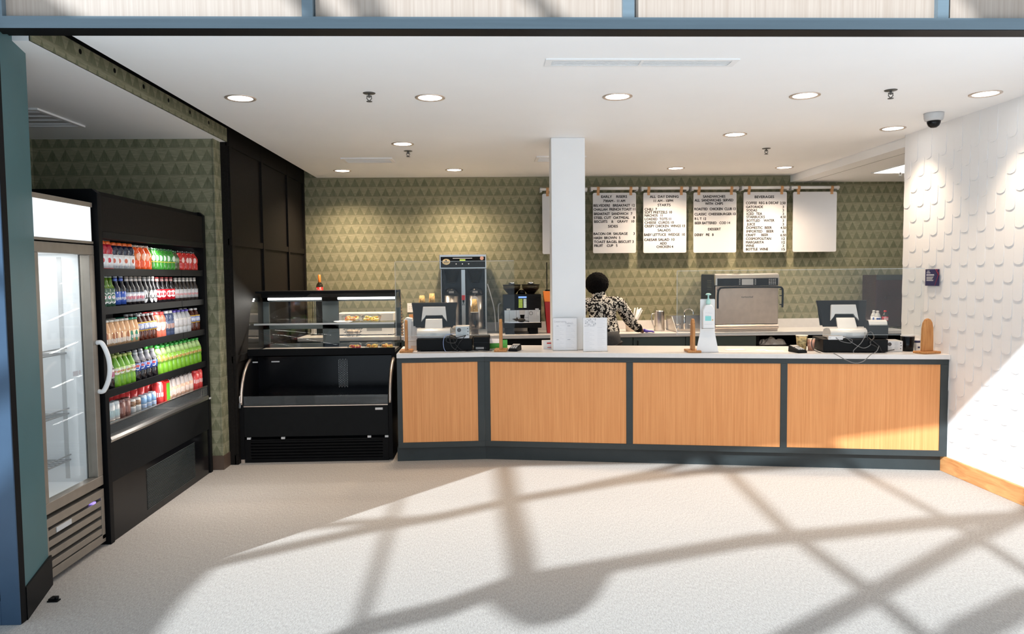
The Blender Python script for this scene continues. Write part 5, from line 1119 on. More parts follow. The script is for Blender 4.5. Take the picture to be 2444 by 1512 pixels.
# twin coffee brewer with two servers
BX, BY = -0.252, 8.28
t = thing('coffee_brewer', 'tall steel twin coffee brewer with black control panel on the back counter', 'coffee machine', (BX, BY, ZB))
hw = 0.262
m = MB(); m.box(-hw, hw, 0.0, 0.40, 0.735, 0.895); m.build('head', 'steel', parent=t, bevel=0.004)
m = MB(); m.box(-hw + 0.015, hw - 0.012, -0.003, 0.002, 0.75, 0.870); m.build('control_panel', 'bplast', parent=t)
m = MB(); v0 = len(m.v); m.disc((-0.185, -0.0042, 0.815), 0.044, (0, -1, 0), 24, 0, ry=0.033); m.disc((-0.185, -0.0046, 0.828), 0.009, (0, -1, 0), 10, 1); [m.box(-0.213 + k * .0095, -0.207 + k * .0095, -0.0052, -0.0044, 0.806, 0.815 + .003 * (k % 2), 1) for k in range(6)]; m.build('oval_badge', ['gold', 'brownb'], parent=t)
m = MB(); m.box(-0.112, 0.105, -0.006, -0.003, 0.848, 0.857, 0); m.disc((0.212, -0.004, 0.852), 0.021, (0, -1, 0), 18, 3); m.box(-0.035, 0.028, -0.005, -0.003, 0.823, 0.842, 1)
for x in (-0.075, -0.005, 0.065): m.disc((x, -0.0042, 0.79), 0.007, (0, -1, 0), 10, 2)
m.build('controls', ['silver', 'lcdg', 'white', 'pink'], parent=t)
m = MB(); m.box(-0.022, 0.022, 0.03, 0.08, 0.05, 0.735); m.box(-hw + 0.01, -hw + 0.018, 0.06, 0.40, 0.05, 0.735); m.box(hw - 0.018, hw - 0.01, 0.06, 0.40, 0.05, 0.735); m.box(-hw, hw, 0.36, 0.40, 0.05, 0.735); m.box(-hw, hw, -0.02, 0.40, 0.0, 0.055); m.build('body', 'steel', parent=t, bevel=0.002)
m = MB(); m.box(-hw + 0.018, hw - 0.018, 0.33, 0.359, 0.056, 0.735); m.box(-hw + 0.018, hw - 0.018, 0.03, 0.33, 0.725, 0.735); m.build('dark_back_panel', 'gloss', parent=t)
for s in (-1, 1):
    m = MB(); m.lathe([(0.052, 0.585), (0.095, 0.74)], 24, (s * 0.133, 0.12, 0)); m.cyl((s * .133, .12, .575), (s * .133, .12, .587), .05, .052); m.build('filter_funnel', 'bplast', parent=t)
m = MB(); m.box(-0.018, 0.018, 0.020, 0.029, 0.385, 0.44, 0); m.box(-0.012, 0.012, 0.022, 0.029, 0.36, 0.385, 1); m.tube([(-0.004, 0.024, 0.36), (-0.009, 0.02, 0.325)], 0.003, 6, 1); m.tube([(0.004, 0.024, 0.36), (0.009, 0.02, 0.325)], 0.003, 6, 1); m.build('red_tag', ['red', 'black'], parent=t)
for s, lb in ((-1, 'steel coffee server with black lid under the left funnel of the brewer'), (1, 'steel coffee server with round white tag under the right funnel of the brewer')):
    u = thing('coffee_server', lb, 'coffee urn', (BX + s * 0.133, BY + 0.10, ZB + 0.0555), group='coffee servers in the brewer')
    m = MB(); m.lathe([(0.0001, 0), (0.085, 0), (0.092, 0.01), (0.092, 0.385)], 28); m.build('steel_body', 'steel', parent=u)
    m = MB(); m.lathe([(0.094, 0.385), (0.095, 0.40), (0.090, 0.425), (0.065, 0.455), (0.05, 0.468), (0.0001, 0.470)], 28); m.box(-0.04, 0.04, -0.10, -0.085, 0.405, 0.44); m.build('lid', 'gloss', parent=u)
    m = MB(); m.box(-0.028, 0.028, -0.102, -0.0995, 0.408, 0.432, 0); m.build('lid_plate', 'grey', parent=u)
    m = MB(); m.box(-0.02, 0.02, -0.12, -0.088, 0.05, 0.10); m.cyl((0, -0.11, 0.05), (0, -0.11, 0.02), 0.008); m.build('tap', 'black', parent=u)
    if s > 0: m = MB(); m.disc((-0.006, -0.0955, 0.34), 0.035, (0, -1, 0), 22); m.tube([(-0.006, -0.094, 0.373), (0.0, -0.094, 0.40)], 0.0015, 5); m.build('round_tag', 'white', parent=u)
cable('white hose running down beside the coffee brewer', [(BX + hw + 0.01, 8.45, ZB + 0.56), (BX + hw + 0.05, 8.40, ZB + 0.42), (BX + hw + 0.085, 8.38, ZB + 0.26), (BX + hw + 0.10, 8.42, ZB + 0.02)], 0.006, 'white', 'white hoses by the brewer')
cable('white hose curling left of the espresso machine', [(0.17, 8.42, ZB + 0.34), (0.145, 8.38, ZB + 0.32), (0.14, 8.36, ZB + 0.2), (0.155, 8.40, ZB + 0.02)], 0.006, 'white', 'white hoses by the brewer')
# stacks of inverted cups
def cupstack(label, x, y, ztop, n, m_, r0, r1, h):
    tt = None
    for k in range(n):
        zz = ZB + k * (ztop - ZB - h) / max(1, n - 1) if n > 1 else ztop - h
        papercup('paper_cup', (ORD[n - 1 - k] + ' cup from the top of ' + label), x, y, zz, r0, r1, h, m_, True, group='stacked paper cups')
cup_a = atY(1006, 705, 8.12); cup_b = atY(1030, 700, 8.12); cup_c = atY(1132, 714, 8.10)
def riser(label, x, y, z1, m_='bplast'):
    o = MB().box(-0.05, 0.05, -0.05, 0.05, 0, z1 - ZB).build('cup_dispenser', m_, loc=(x, y, ZB), bevel=0.004); tag(o, label, 'dispenser', 'cup dispensers')
for cp, lb, zz, hh in ((cup_a, 'left inverted gold patterned paper cup above the left register screen', 1.235, 0.125), (cup_b, 'right inverted gold patterned paper cup above the left register screen', 1.235, 0.145)):
    papercup('paper_cup', lb, cp.x, 8.17, zz, 0.028, 0.040, cp.z - zz, 'cupgold', True, group='inverted paper cups')
    riser('dark cup dispenser under the ' + lb.split(' ')[0] + ' inverted cup behind the left register', cp.x, 8.17, zz - 0.004)
papercup('paper_cup', 'inverted gold patterned paper cup in front of the right coffee server', cup_c.x, 8.10, atY(1132, 745, 8.10).z, 0.024, 0.042, 0.145, 'cupgold', True, group='inverted paper cups', rim='white')
o = MB().lathe([(0.045, 0), (0.045, atY(1132, 745, 8.10).z - ZB - 0.005), (0.0001, atY(1132, 745, 8.10).z - ZB - 0.005)], 24).build('cup_dispenser', 'smoke', loc=(cup_c.x, 8.10 + 0.07 - 0.07, ZB)); o.location.y = 8.155; tag(o, 'smoked clear cup dispenser in front of the right coffee server', 'dispenser', 'cup dispensers')
for _ob in list(COL.objects):
    if _ob.get('label', '').startswith('inverted gold patterned paper cup in front'): _ob.location.y = 8.155
# tall nested stack of tapering brown cups left of the register
cp = atY(954, 790, 8.2)
for k in range(13):
    zz = ZB + k * 0.034; r1 = 0.047 - k * 0.0022
    papercup('cone_cup', ORD[k] + ' brown cup from the bottom of the tapering stack at the left', cp.x, 8.22, zz, r1 * 0.62, r1, 0.036 if k < 12 else 0.08, 'kraft', True, group='tapering stack of brown cups', rim='brownb')
# wall outlet, white dispenser, wooden wedge
t = thing('wall_outlet', 'white four-hole outlet plate on the wallpaper left of the register', 'outlet', (-0.895, YB, 1.20))
m = MB(); m.box(-0.036, 0.036, -0.006, 0, -0.055, 0.055); m.build('plate', 'white', parent=t, bevel=0.002)
m = MB()
for x in (-0.012, 0.012):
    for z in (-0.012, 0.012): m.disc((x, -0.0065, z), 0.004, (0, -1, 0), 10)
m.build('holes', 'sock', parent=t)
m = MB(); m.hexa([(-0.035, 0, 0), (0.05, 0, 0), (0.05, 0.03, 0), (-0.02, 0.03, 0), (-0.045, 0, 0.21), (0.03, 0, 0.21), (0.03, 0.02, 0.21), (-0.045, 0.02, 0.21)]); o = m.build('wooden_board', 'block', loc=(-0.86, 8.70, ZB), rot=(0, 0, 0)); tag(o, 'orange wooden board leaning on the wall below the outlet', 'board')
t = thing('napkin_dispenser', 'white plastic dispenser on the counter left of the left register', 'dispenser', (-0.655, 6.52, ZC))
m = MB(); m.prism([(-0.075, 0.075), (-0.07, 0.26), (-0.05, 0.285), (0.0, 0.275), (0.005, 0.255), (0.055, 0.25), (0.075, 0.16), (0.08, 0.075)], 0, 0.10, 'y'); m.box(-0.05, 0.05, 0.02, 0.08, 0.0, 0.075); m.build('shell', 'white', parent=t, bevel=0.006)
m = MB(); m.prism([(-0.005, 0.10), (-0.002, 0.25), (0.003, 0.25), (0.0, 0.10)], -0.002, 0, 'y'); m.build('seam', 'lgrey', parent=t)
# espresso machine
EX, EY = 0.405, 8.22
t = thing('espresso_machine', 'black and steel espresso machine with two bean hoppers', 'coffee machine', (EX, EY, ZB))
W2 = 0.213; 
m = MB(); m.box(-W2, W2, 0.03, 0.46, 0.07, 0.445); m.box(-W2, W2, 0.0, 0.05, 0.268, 0.445); m.box(-W2, W2, -0.03, 0.10, 0.07, 0.130)
for k in range(9): m.box(0.075, W2 - 0.012, -0.006, 0.0, 0.285 + k * .0165, 0.293 + k * .0165)
m.build('housing', 'gloss', parent=t, bevel=0.006)
m = MB(); m.box(-W2 + 0.014, W2 - 0.014, 0.01, 0.03, 0.130, 0.268); m.box(-0.067, -0.065, 0.008, 0.011, 0.13, 0.268, 1); m.box(0.067, 0.069, 0.008, 0.011, 0.13, 0.268, 1); m.box(-0.066, 0.068, 0.008, 0.011, 0.186, 0.188, 1); m.disc((0.098, 0.0085, 0.232), 0.021, (0, -1, 0), 20, 1); m.disc((0.098, 0.008, 0.232), 0.017, (0, -1, 0), 20, 2); m.box(0.145, 0.155, 0.006, 0.01, 0.20, 0.25, 3); m.box(0.165, 0.19, 0.006, 0.01, 0.205, 0.245, 3); m.box(-0.145, -0.143, 0.008, 0.011, 0.13, 0.26, 1); m.build('front_plate', ['steel', 'black', 'silver', 'white'], parent=t)
m = MB(); m.box(-W2 + 0.01, W2 - 0.01, -0.035, 0.03, 0.128, 0.134); m.build('drip_tray', 'chrome', parent=t)
m = MB(); m.box(-0.045, 0.052, -0.006, 0.0, 0.292, 0.425, 0); m.box(-0.042, 0.049, -0.008, -0.006, 0.402, 0.422, 1)
for k in range(7): m.box(0.014, 0.047, -0.008, -0.006, 0.296 + k * .0145, 0.305 + k * .0145, 2); m.box(-0.04, 0.004, -0.008, -0.006, 0.296 + k * .0145, 0.305 + k * .0145, 3)
m.build('touch_screen', ['gloss', 'lcdb', 'lcdw', 'lcdg'], parent=t)
m = MB(); m.hexa([(-0.028, -0.02, 0.218), (0.028, -0.02, 0.218), (0.028, 0.01, 0.218), (-0.028, 0.01, 0.218), (-0.03, -0.025, 0.268), (0.03, -0.025, 0.268), (0.03, 0.01, 0.268), (-0.03, 0.01, 0.268)], 0); m.hexa([(-0.018, -0.012, 0.165), (0.018, -0.012, 0.165), (0.018, 0.01, 0.165), (-0.018, 0.01, 0.165), (-0.026, -0.018, 0.218), (0.026, -0.018, 0.218), (0.026, 0.01, 0.218), (-0.026, 0.01, 0.218)], 1); m.build('spout', ['white', 'black'], parent=t)
for s in (-1, 1):
    m = MB(); m.lathe([(0.045, 0.445), (0.05, 0.452), (0.098, 0.505), (0.100, 0.545)], 26, (s * 0.108, 0.20, 0)); hp = m.build('bean_hopper', 'smoke', parent=t)
    m = MB(); m.lathe([(0.04, 0.448), (0.088, 0.50), (0.088, 0.508), (0.0001, 0.514)], 22, (s * 0.108, 0.20, 0)); m.build('beans', 'beans', parent=hp)
    m = MB(); m.lathe([(0.103, 0.543), (0.104, 0.552), (0.0001, 0.553)], 26, (s * 0.108, 0.20, 0)); m.lathe([(0.036, 0.552), (0.038, 0.575), (0.03, 0.58), (0.0001, 0.581)], 14, (s * 0.108, 0.20, 0), 1); m.build('hopper_lid', ['black', 'chrome'], parent=hp)
m = MB(); m.lathe([(0.045, 0.445), (0.04, 0.475), (0.022, 0.49), (0.0001, 0.492)], 18, (0, 0.16, 0)); m.build('top_knob', 'gloss', parent=t)
m = MB()
for x in (-0.15, 0.12):
    m.box(x - 0.04, x + 0.055, 0.02, 0.09, 0, 0.07); m.box(x - 0.04, x + 0.055, 0.36, 0.43, 0, 0.07)
m.build('feet', 'black', parent=t)
m = MB(); m.box(-0.175, -0.135, -0.003, 0, 0.27, 0.287); m.box(0.145, 0.185, -0.003, 0, 0.27, 0.287); m.build('stickers', 'sheet', parent=t)
m = MB(); m.ball((0, 0, 0.022), 0.026, 14, 8, 0, (1.7, .9, .9)); m.ball((-0.055, 0, 0.028), 0.018, 12, 8, 0, (1.25, .8, .8)); m.cyl((-0.07, 0, 0.03), (-0.10, -0.002, 0.036), 0.011, 0.003, 10); m.tube(smooth_path([(0.04, 0, 0.012), (0.065, 0.004, 0.010), (0.085, -0.004, 0.005)], 5), 0.004, 6); m.ball((-0.05, 0.008, 0.045), 0.008, 8, 6); m.ball((-0.05, -0.008, 0.045), 0.008, 8, 6); o = m.build('rodent_figure', 'rubber', loc=(EX - 0.01, EY - 0.012, ZB + 0.1345)); tag(o, 'small black rodent-shaped figure on the espresso machine drip tray', 'figurine')
# red and orange container half hidden by the column, with a black rod on top
t = thing('upright_container', 'red and orange upright container half hidden behind the white column', 'container', (0.745, 8.36, ZB))
m = MB(); m.hexa([(-0.055, -0.05, 0), (0.06, -0.05, 0), (0.06, 0.05, 0), (-0.055, 0.05, 0), (-0.085, -0.06, 0.36), (0.085, -0.06, 0.36), (0.085, 0.06, 0.36), (-0.085, 0.06, 0.36)]); m.build('red_body', 'red', parent=t, bevel=0.006)
m = MB(); m.hexa([(-0.087, -0.062, 0.355), (0.087, -0.062, 0.355), (0.087, 0.06, 0.355), (-0.087, 0.06, 0.355), (-0.095, -0.03, 0.475), (0.06, -0.03, 0.475), (0.06, 0.04, 0.475), (-0.095, 0.04, 0.475)]); m.build('orange_top', 'orange', parent=t, bevel=0.004)
m = MB(); m.box(-0.07, 0.06, -0.02, 0.03, 0.472, 0.49); m.box(-0.055, -0.045, 0, 0.01, 0.49, 0.80); m.build('black_handle', 'black', parent=t)
t['category'] = 'container'; t.name = 'red_container'
# sheaf of white paper sleeves, pitcher, sink, faucet
t = thing('straw_bundle', 'fan of white wrapped straws standing on the back counter behind the person', 'straws', (1.655, 8.42, ZB))
m = MB(); m.lathe([(0.0001, 0.0), (0.045, 0), (0.055, 0.10), (0.052, 0.10), (0.043, 0.006)], 18); m.build('holder', 'beige', parent=t)
for k in range(24):
    a = random.uniform(-.34, .46); bq = random.uniform(-.25, .25); Lh = random.uniform(0.25, 0.30)
    m = MB(); m.tube([(0.06 * a, .05 * bq, 0.012), (0.06 * a + math.sin(a) * Lh, .05 * bq + math.sin(bq) * Lh, math.cos(a) * Lh * 1.0)], 0.0055, 6); m.build('straw', 'sheet', parent=t)
t = thing('steel_pitcher', 'tall steel pitcher with handle on the back counter left of the sink', 'pitcher', (2.005, 8.46, ZB))
m = MB(); m.lathe([(0.0001, 0), (0.060, 0), (0.063, 0.01), (0.056, 0.22), (0.058, 0.232), (0.054, 0.228), (0.052, 0.20)], 26); m.build('pitcher_body', 'steel', parent=t)
m = MB(); m.tube(smooth_path([(-0.055, -0.01, 0.20), (-0.095, -0.02, 0.185), (-0.085, -0.02, 0.09), (-0.060, -0.01, 0.03)]), 0.007, 8); m.build('handle', 'steel', parent=t)
t = thing('hand_sink', 'small steel sink with splash guard and curved faucet', 'sink', (2.30, 8.30, ZB))
m = MB(); m.box(-0.16, 0.22, -0.10, 0.30, 0, 0.012); m.box(-0.12, 0.18, -0.06, 0.24, 0.012, 0.0125, 1); m.build('sink_rim', ['steel', 'steel2'], parent=t)
m = MB(); m.hexa([(-0.165, -0.13, 0), (-0.16, -0.13, 0), (-0.16, 0.30, 0), (-0.165, 0.30, 0), (-0.265 + .08, 0.02, 0.17), (-0.26 + .08, 0.02, 0.17), (-0.255 + .08, 0.30, 0.17), (-0.26 + .08, 0.30, 0.17)]); m.box(-0.18, 0.24, 0.30, 0.304, 0, 0.165); m.build('splash_guard', 'steel', parent=t)
m = MB(); m.cyl((0.02, 0.24, 0), (0.02, 0.24, 0.17), 0.014); m.tube(smooth_path([(0.02, 0.24, 0.165), (0.02, 0.23, 0.225), (0.05, 0.18, 0.25), (0.085, 0.13, 0.225), (0.09, 0.12, 0.185)]), 0.009, 8); m.build('faucet', 'chrome', parent=t)
for x in (-0.055, 0.095):
    m = MB(); m.cyl((x, 0.24, 0), (x, 0.24, 0.06), 0.010); m.tube([(x - 0.03, 0.225, 0.066), (x + 0.03, 0.225, 0.07)], 0.007, 6); m.ball((x, 0.24, 0.065), 0.013, 10, 6); m.build('tap_handle', 'chrome', parent=t)
# speed oven
OX, OY = 2.93, 8.17
t = thing('speed_oven', 'large steel countertop oven with black control strip and bow handle', 'oven', (OX, OY, ZB))
ow = 0.362
m = MB(); m.box(-ow, ow, 0.03, 0.56, 0.035, 0.645); m.build('body', 'black', parent=t, bevel=0.012)
m = MB(); m.prism([(-0.004, 0.52), (-0.004, 0.60), (0.012, 0.640), (0.05, 0.652), (0.54, 0.652), (0.54, 0.645), (0.05, 0.640), (0.03, 0.52)], -ow, ow, 'x', smooth=False); m.build('top_cover', 'steel', parent=t, bevel=0.003)
m = MB(); m.box(-ow + 0.02, ow - 0.016, -0.006, -0.002, 0.518, 0.598, 0); m.box(-0.065, 0.065, -0.008, -0.005, 0.523, 0.59, 1)
for s in (-1, 1):
    for k in range(4): m.box(s * 0.088 - 0.008, s * 0.088 + 0.008, -0.008, -0.005, 0.526 + k * .017, 0.538 + k * .017, 2)
for k in range(4):
    for j in range(4): m.box(0.24 + k * .022, 0.256 + k * .022, -0.008, -0.005, 0.526 + j * .017, 0.537 + j * .017, 2)
m.build('control_strip', ['gloss', 'lgrey', 'grey'], parent=t)
m = MB(); m.box(-ow + 0.008, ow - 0.008, 0.0, 0.03, 0.085, 0.515); dr = m.build('door', 'steel2', parent=t, bevel=0.006)
m = MB(); hx_ = ow - 0.012; m.tube(smooth_path([(-hx_, -0.05, 0.265), (-hx_, -0.055, 0.43), (-hx_ + 0.02, -0.055, 0.485), (-hx_ + 0.07, -0.055, 0.498), (0, -0.06, 0.502), (hx_ - 0.04, -0.055, 0.498), (hx_ + 0.02, -0.055, 0.485), (hx_ + 0.03, -0.055, 0.43), (hx_ + 0.03, -0.05, 0.27)], 6), 0.011, 10)
for sx in (-hx_, hx_ + 0.03):
    for z in (0.30, 0.40, 0.47): m.tube([(sx, -0.05, z), (sx * 0.97, 0.0, z)], 0.006, 6)
m.build('handle', 'black', parent=dr)
m = MB(); m.text('turbochef', 0, 0.390, 0.022, -0.0012, width=0.135); m.build('lettering', 'dgrey', parent=dr)
m = MB(); m.prism([(-0.012, 0.045), (-0.012, 0.06), (0.0, 0.078), (0.03, 0.08), (0.03, 0.03), (0.0, 0.03)], -ow + 0.004, ow - 0.004, 'x'); m.box(-ow, ow, 0.03, 0.56, 0.0, 0.035); m.build('base', 'steel2', parent=t, bevel=0.003)
m = MB()
for k in range(6): m.box(-ow - 0.002, -ow + 0.001, 0.14, 0.30, 0.47 + k * 0.02, 0.478 + k * 0.02)
m.build('side_vents', 'gloss', parent=t)
# dark appliance at the far right, drinks in front of it
t = thing('dark_drink_dispenser', 'dark upright appliance on the back counter at the far right', 'appliance', (4.70, 8.42, ZB))
m = MB(); m.box(-0.165, 0.165, 0.0, 0.32, 0.012, 0.62); m.build('case', mat('dark_maroon_case', (0.030, 0.014, 0.016), 0.25, noise=(4, 0.4)), parent=t, bevel=0.008)
m = MB(); m.box(-0.165, 0.165, -0.002, 0.0, 0.56, 0.62); m.build('top_strip', 'dgrey', parent=t)
m = MB(); m.box(-0.15, -0.10, 0.02, 0.06, 0, 0.012); m.box(0.10, 0.15, 0.02, 0.06, 0, 0.012); m.box(-0.15, -0.10, 0.26, 0.30, 0, 0.012); m.box(0.10, 0.15, 0.26, 0.30, 0, 0.012); m.build('feet', 'rubber', parent=t)
def bigbottle(label, x, y, body, cap, lab, deco):
    t = thing('drink_bottle', label, 'bottle', (x, y, ZB), group='drink bottles on the back counter')
    r, h = 0.034, 0.215
    m = MB(); m.lathe([(0.0001, 0), (r * .85, 0), (r, .01), (r, .07), (r * .92, .085), (r, .10), (r, .145), (r * .8, .17), (r * .42, .195), (r * .38, .203)], 20); m.build('bottle_body', body, parent=t)
    m = MB(); m.lathe([(r * .46, .198), (r * .47, .215), (0.0001, .216)], 14); m.build('cap', cap, parent=t)
    m = MB(); m.lathe([(r * 1.015, .098), (r * 1.015, .146)], 20); m.lathe([(r * 1.03, .106), (r * 1.03, .136)], 12, mi=1, a0=-2.4, a1=-.9); m.build('label', [lab, deco], parent=t)
pw = cmat((.55, .57, .58), .12)
for (xx, yy, lb) in ((2085, 783, 'clear water bottle with blue label on the back counter, left one'), (2094, 784, 'clear water bottle with blue label standing close to the cola')):
    by_ = 8.29 if 'left one' in lb else 8.20; bigbottle(lb, atY(xx, yy, by_).x, by_, pw, WHT, cmat((.70, .74, .80), .4), cmat((.05, .13, .45)))
p = atY(2112, 785, 8.24); bigbottle('cola bottle with red cap and red label beside two water bottles', p.x, 8.24, cmat((.02, .022, .02), .12), RED, cmat((.45, .03, .06)), cmat((.72, .45, .5), .4))
# crumpled foil bag on the open shelf
m = MB(); n = 12; v = []
for j in range(7):
    for i in range(n + 1):
        x = -0.16 + 0.32 * i / n; y = -0.06 + 0.12 * j / 6; z = 0.02 + 0.07 * math.sin(PI * i / n) ** .5 * math.sin(PI * j / 6) + random.uniform(-.016, .02) * (0 < j < 6); v.append((x, y, max(0.001, z)))
m.add(v, [(j * (n + 1) + i, j * (n + 1) + i + 1, (j + 1) * (n + 1) + i + 1, (j + 1) * (n + 1) + i) for j in range(6) for i in range(n)])
m.add([(x, y, 0) for x, y, z in v], [(j * (n + 1) + i, (j + 1) * (n + 1) + i, (j + 1) * (n + 1) + i + 1, j * (n + 1) + i + 1) for j in range(6) for i in range(n)])
p = atY(1843, 822, 8.24); o = m.build('foil_bag', 'foil', loc=(p.x, 8.24, 0.7405)); tag(o, 'crumpled silver foil bag on the open shelf under the back counter', 'bag')

# basket contents
for _ob in list(COL.objects):
    if _ob.name == 'wire_basket':
        m = MB()
        for z in (0.02, 0.05, 0.085): 
            q = 0.075 + z * .25; m.tube([(-q, -q * .7, z), (q, -q * .7, z), (q, q * .7, z), (-q, q * .7, z), (-q, -q * .7, z)], 0.002, 5)
        for k in range(8):
            a = 2 * PI * k / 8; m.tube([(.06 * math.cos(a), .045 * math.sin(a), 0.002), (.095 * math.cos(a), .065 * math.sin(a), .088)], 0.002, 5)
        m.tube(smooth_path([(0.02, 0, 0.085), (0.03, 0, 0.20), (0.05, 0, 0.215), (0.06, 0, 0.19), (0.075, 0, 0.085)]), 0.002, 5); m.build('wires', 'black', parent=_ob)
        m = MB(); m.ball((-0.02, 0, 0.055), 0.045, 14, 8, 0, (1.1, .8, .6)); m.ball((0.04, 0.01, 0.055), 0.035, 12, 8, 0, (1, .8, .7)); m.build('bread', 'beige', parent=_ob)
        break

# ================================================================== THE PERSON BEHIND THE COUNTER
PX, PY = 1.245, 7.70
PER = thing('person', 'person in black and white floral blouse and violet gloves, leaning on the back counter', 'person', (PX, PY, 0))
def skin(name, verts, edges, radii, m_, parent, root=0, sub=2, smooth=True):
    me = bpy.data.meshes.new(name); me.from_pydata(verts, edges, []); me.materials.append(MT[m_])
    o = bpy.data.objects.new(name, me); COL.objects.link(o); o.parent = parent
    md = o.modifiers.new('skin', 'SKIN'); md.use_smooth_shade = True; md.branch_smoothing = 0.6
    sv = me.skin_vertices[0].data
    for i, r in enumerate(radii):
        sv[i].radius = r if isinstance(r, tuple) else (r, r); sv[i].use_root = (i == root)
    s = o.modifiers.new('sub', 'SUBSURF'); s.levels = sub; s.render_levels = sub
    return o
# joints: local x right, y towards the back wall, z up
J = dict(pel=(0, 0.02, .87), wai=(0, .04, 1.00), che=(-.01, .07, 1.15), up=(-.02, .09, 1.26), nk=(-.035, .11, 1.34), hd0=(-.05, .135, 1.40), hd1=(-.06, .15, 1.465), hd2=(-.06, .145, 1.525),
         rs=(.165, .085, 1.285), re=(.300, .185, 1.075), rf=(.385, .29, 1.005), rw=(.460, .375, .955), rh=(.500, .41, .935),
         ls=(-.195, .10, 1.275), le=(-.26, .23, 1.07), lw=(-.17, .40, .985), lh=(-.15, .44, .955),
         rhip=(.085, .02, .83), rk=(.095, .0, .46), ra=(.10, .03, .09), rt=(.11, .14, .035), lhip=(-.085, .02, .83), lk=(-.10, .03, .46), la=(-.11, .03, .09), lt=(-.12, .14, .035))
K = list(J); I = {k: i for i, k in enumerate(K)}
E_ = [('pel', 'wai'), ('wai', 'che'), ('che', 'up'), ('up', 'nk'), ('nk', 'hd0'), ('hd0', 'hd1'), ('hd1', 'hd2'), ('up', 'rs'), ('rs', 're'), ('re', 'rf'), ('rf', 'rw'), ('rw', 'rh'), ('up', 'ls'), ('ls', 'le'), ('le', 'lw'), ('lw', 'lh'), ('pel', 'rhip'), ('rhip', 'rk'), ('rk', 'ra'), ('ra', 'rt'), ('pel', 'lhip'), ('lhip', 'lk'), ('lk', 'la'), ('la', 'lt')]
RD = dict(pel=(.115, .085), wai=(.12, .085), che=(.13, .09), up=(.105, .07), nk=.05, hd0=(.055, .065), hd1=(.078, .092), hd2=(.066, .076), rs=.054, re=.040, rf=.040, rw=.028, rh=.026, ls=.054, le=.040, lw=.028, lh=.026,
          rhip=.070, rk=.050, ra=.040, rt=.032, lhip=.070, lk=.050, la=.040, lt=.032)
skin('body', [J[k] for k in K], [(I[a], I[b_]) for a, b_ in E_], [RD[k] for k in K], 'skin', PER)
# blouse: torso and sleeves
BK = ['hem', 'wai', 'che', 'up', 'col', 'rs', 're', 'rf', 'rc', 'ls', 'le', 'lw']
BJ = dict(J, hem=(0.01, .02, .885), col=(-.030, .10, 1.325), col2=(-.048, .112, 1.385), rc=(.405, .312, .990))
BR = dict(hem=(.205, .142), wai=(.19, .135), che=(.185, .130), up=(.168, .112), col=.082, rs=.090, re=.066, rf=.056, rc=.048, ls=.088, le=.066, lw=.042)
bi = {k: i for i, k in enumerate(BK)}
skin('blouse', [BJ[k] for k in BK], [(bi[a], bi[b_]) for a, b_ in (('hem', 'wai'), ('wai', 'che'), ('che', 'up'), ('up', 'col'), ('up', 'rs'), ('rs', 're'), ('re', 'rf'), ('rf', 'rc'), ('up', 'ls'), ('ls', 'le'), ('le', 'lw'))], [BR[k] for k in BK], 'floral', PER)
cuff = skin('sleeve_cuff', [BJ['rf'], (.420, .328, .980), (.458, .372, .958)], [(0, 1), (1, 2)], [.057, .054, .037], 'black', PER)
TK = ['pel', 'rhip', 'rk', 'ra', 'lhip', 'lk', 'la']; ti = {k: i for i, k in enumerate(TK)}
TR = dict(pel=(.178, .135), rhip=.108, rk=.075, ra=.062, lhip=.108, lk=.075, la=.062)
skin('trousers', [(0, .025, .935) if k == 'pel' else J[k] for k in TK], [(ti[a], ti[b_]) for a, b_ in (('pel', 'rhip'), ('rhip', 'rk'), ('rk', 'ra'), ('pel', 'lhip'), ('lhip', 'lk'), ('lk', 'la'))], [TR[k] for k in TK], 'trouser', PER)
m = MB(); m.lathe([(.150, .76), (.172, .84), (.168, .92), (.150, .975)], 28); m.v = [(p[0], p[1] * .76 + .02, p[2]) for p in m.v]; m.build('waistband', 'trouser', parent=PER)
for s in ('r', 'l'):
    a, t_ = Vector(J[s + 'a']), Vector(J[s + 't'])
    skin('shoe', [(a.x, a.y - .02, .045), (a.x, a.y + .05, .042), (t_.x, t_.y, .036)], [(0, 1), (1, 2)], [(.042, .043), (.042, .040), (.036, .032)], 'shoe', PER)
def glove(w, h, d_, up_, side, thumb):
    w, h, d_, side = Vector(w), Vector(h), Vector(d_).normalized(), Vector(side).normalized(); nrm = Vector(up_)
    V = [tuple(w - d_ * .02), tuple(w + d_ * .015), tuple(h), tuple(h + d_ * .035)]; Ed = [(0, 1), (1, 2), (2, 3)]; Rr = [(.031, .028), .028, (.036, .020), (.038, .016)]
    for k, (off_, ln_, sp_) in enumerate(((.030, .072, .16), (.010, .080, .04), (-.011, .075, -.08), (-.030, .058, -.22))):
        b0 = h + d_ * .042 + side * off_; dd = (d_ + side * sp_).normalized(); i0 = len(V)
        V += [tuple(b0), tuple(b0 + dd * ln_ * .45 + nrm * .006), tuple(b0 + dd * ln_ * .78), tuple(b0 + dd * ln_ - nrm * .004)]
        Rr += [.0105, .0098, .0090, .0075]; Ed += [(3, i0), (i0, i0 + 1), (i0 + 1, i0 + 2), (i0 + 2, i0 + 3)]
    tb = w + d_ * .03 + side * (.028 * thumb); i0 = len(V); td = (d_ * .75 + side * thumb * .8).normalized()
    V += [tuple(tb), tuple(tb + td * .035 - nrm * .004), tuple(tb + td * .062 + d_ * .006 - nrm * .006)]; Rr += [.015, .0115, .009]; Ed += [(1, i0), (i0, i0 + 1), (i0 + 1, i0 + 2)]
    return skin('glove', V, Ed, Rr, 'glove', PER, root=2)
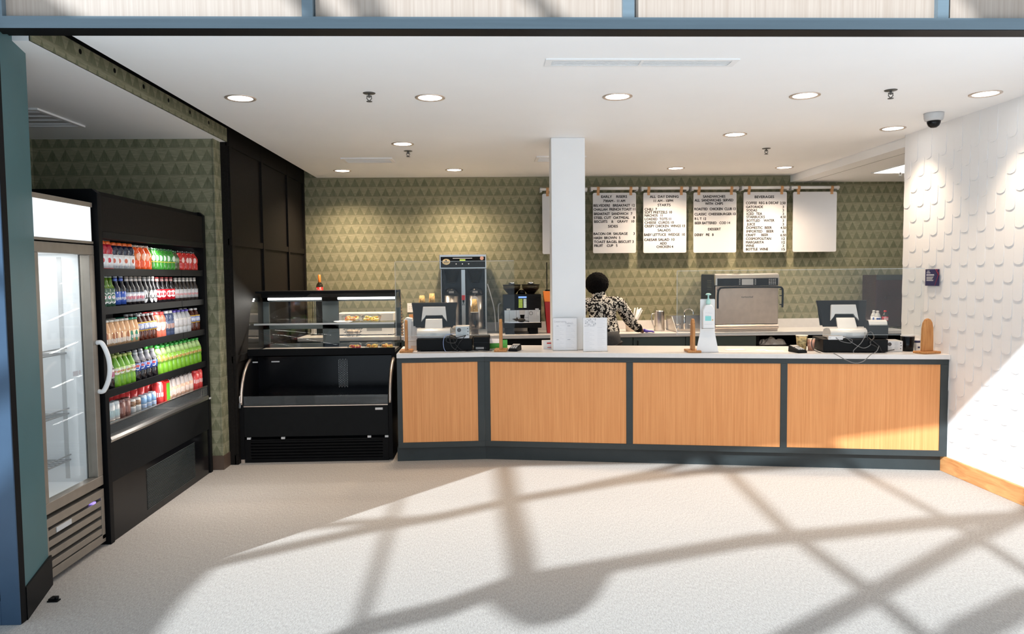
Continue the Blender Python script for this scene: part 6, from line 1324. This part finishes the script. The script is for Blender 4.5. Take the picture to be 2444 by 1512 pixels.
glove((.462, .378, .957), (.512, .408, .940), (.90, .34, -.10), (0, 0, 1), (-.34, .90, 0), 1)
glove((-.172, .398, .985), (-.150, .440, .955), (.25, .85, -.3), (0, 0, 1), (.9, -.3, 0), 1)
m = MB(); m.lathe([(.098, -.055), (.080, -.02), (.071, .02), (.066, .055), (.058, .054), (.060, .02)], 24); m.xf(Matrix.Translation((-.040, .108, 1.345)) @ Matrix.Rotation(math.radians(-12), 4, 'X')); m.build('collar', 'floral', parent=PER)
# hair: short tight curls
random.seed(11)
bmh = bmesh.new(); bmesh.ops.create_icosphere(bmh, subdivisions=5, radius=1.0)
from mathutils import noise as NZ
for v in bmh.verts:
    p = v.co.copy(); n1 = NZ.noise(p * 9.0) * .055 + NZ.noise(p * 22.0) * .05
    r = 1.0 + n1; q = p * r
    v.co = Vector((q.x * .122, q.y * .128, q.z * (.122 if q.z > 0 else .112)))
    if v.co.y > .055 and v.co.z < .03: v.co.y = .055 + (v.co.y - .055) * .1        # open at the face
mh = bpy.data.meshes.new('hair'); bmh.to_mesh(mh); bmh.free(); mh.materials.append(MT['hair'])
for p in mh.polygons: p.use_smooth = True
hr = bpy.data.objects.new('hair', mh); COL.objects.link(hr); hr.parent = PER; hr.location = (-.062, .115, 1.472); hr.rotation_euler = (math.radians(-8), 0, math.radians(12))
for s in (-1, 1):
    m = MB(); m.ball((-.06 + s * .03, .235, 1.468), .011, 10, 6); m.build('eye', 'eye', parent=PER)
    m = MB(); m.ball((-.06 + s * .084, .150, 1.455), .022, 10, 6, 0, (.35, .7, 1.2)); m.build('ear', 'skin', parent=PER)
m = MB(); m.hexa([(-.072, .235, 1.432), (-.048, .235, 1.432), (-.056, .235, 1.468), (-.064, .235, 1.468), (-.070, .262, 1.434), (-.050, .262, 1.434), (-.058, .244, 1.466), (-.062, .244, 1.466)]); m.build('nose', 'skin', parent=PER, bevel=.003)
m = MB(); m.ball((-.06, .232, 1.412), .02, 12, 6, 0, (1.1, .45, .3)); m.build('mouth', mat('lips', (0.20, 0.06, 0.05), 0.45), parent=PER)
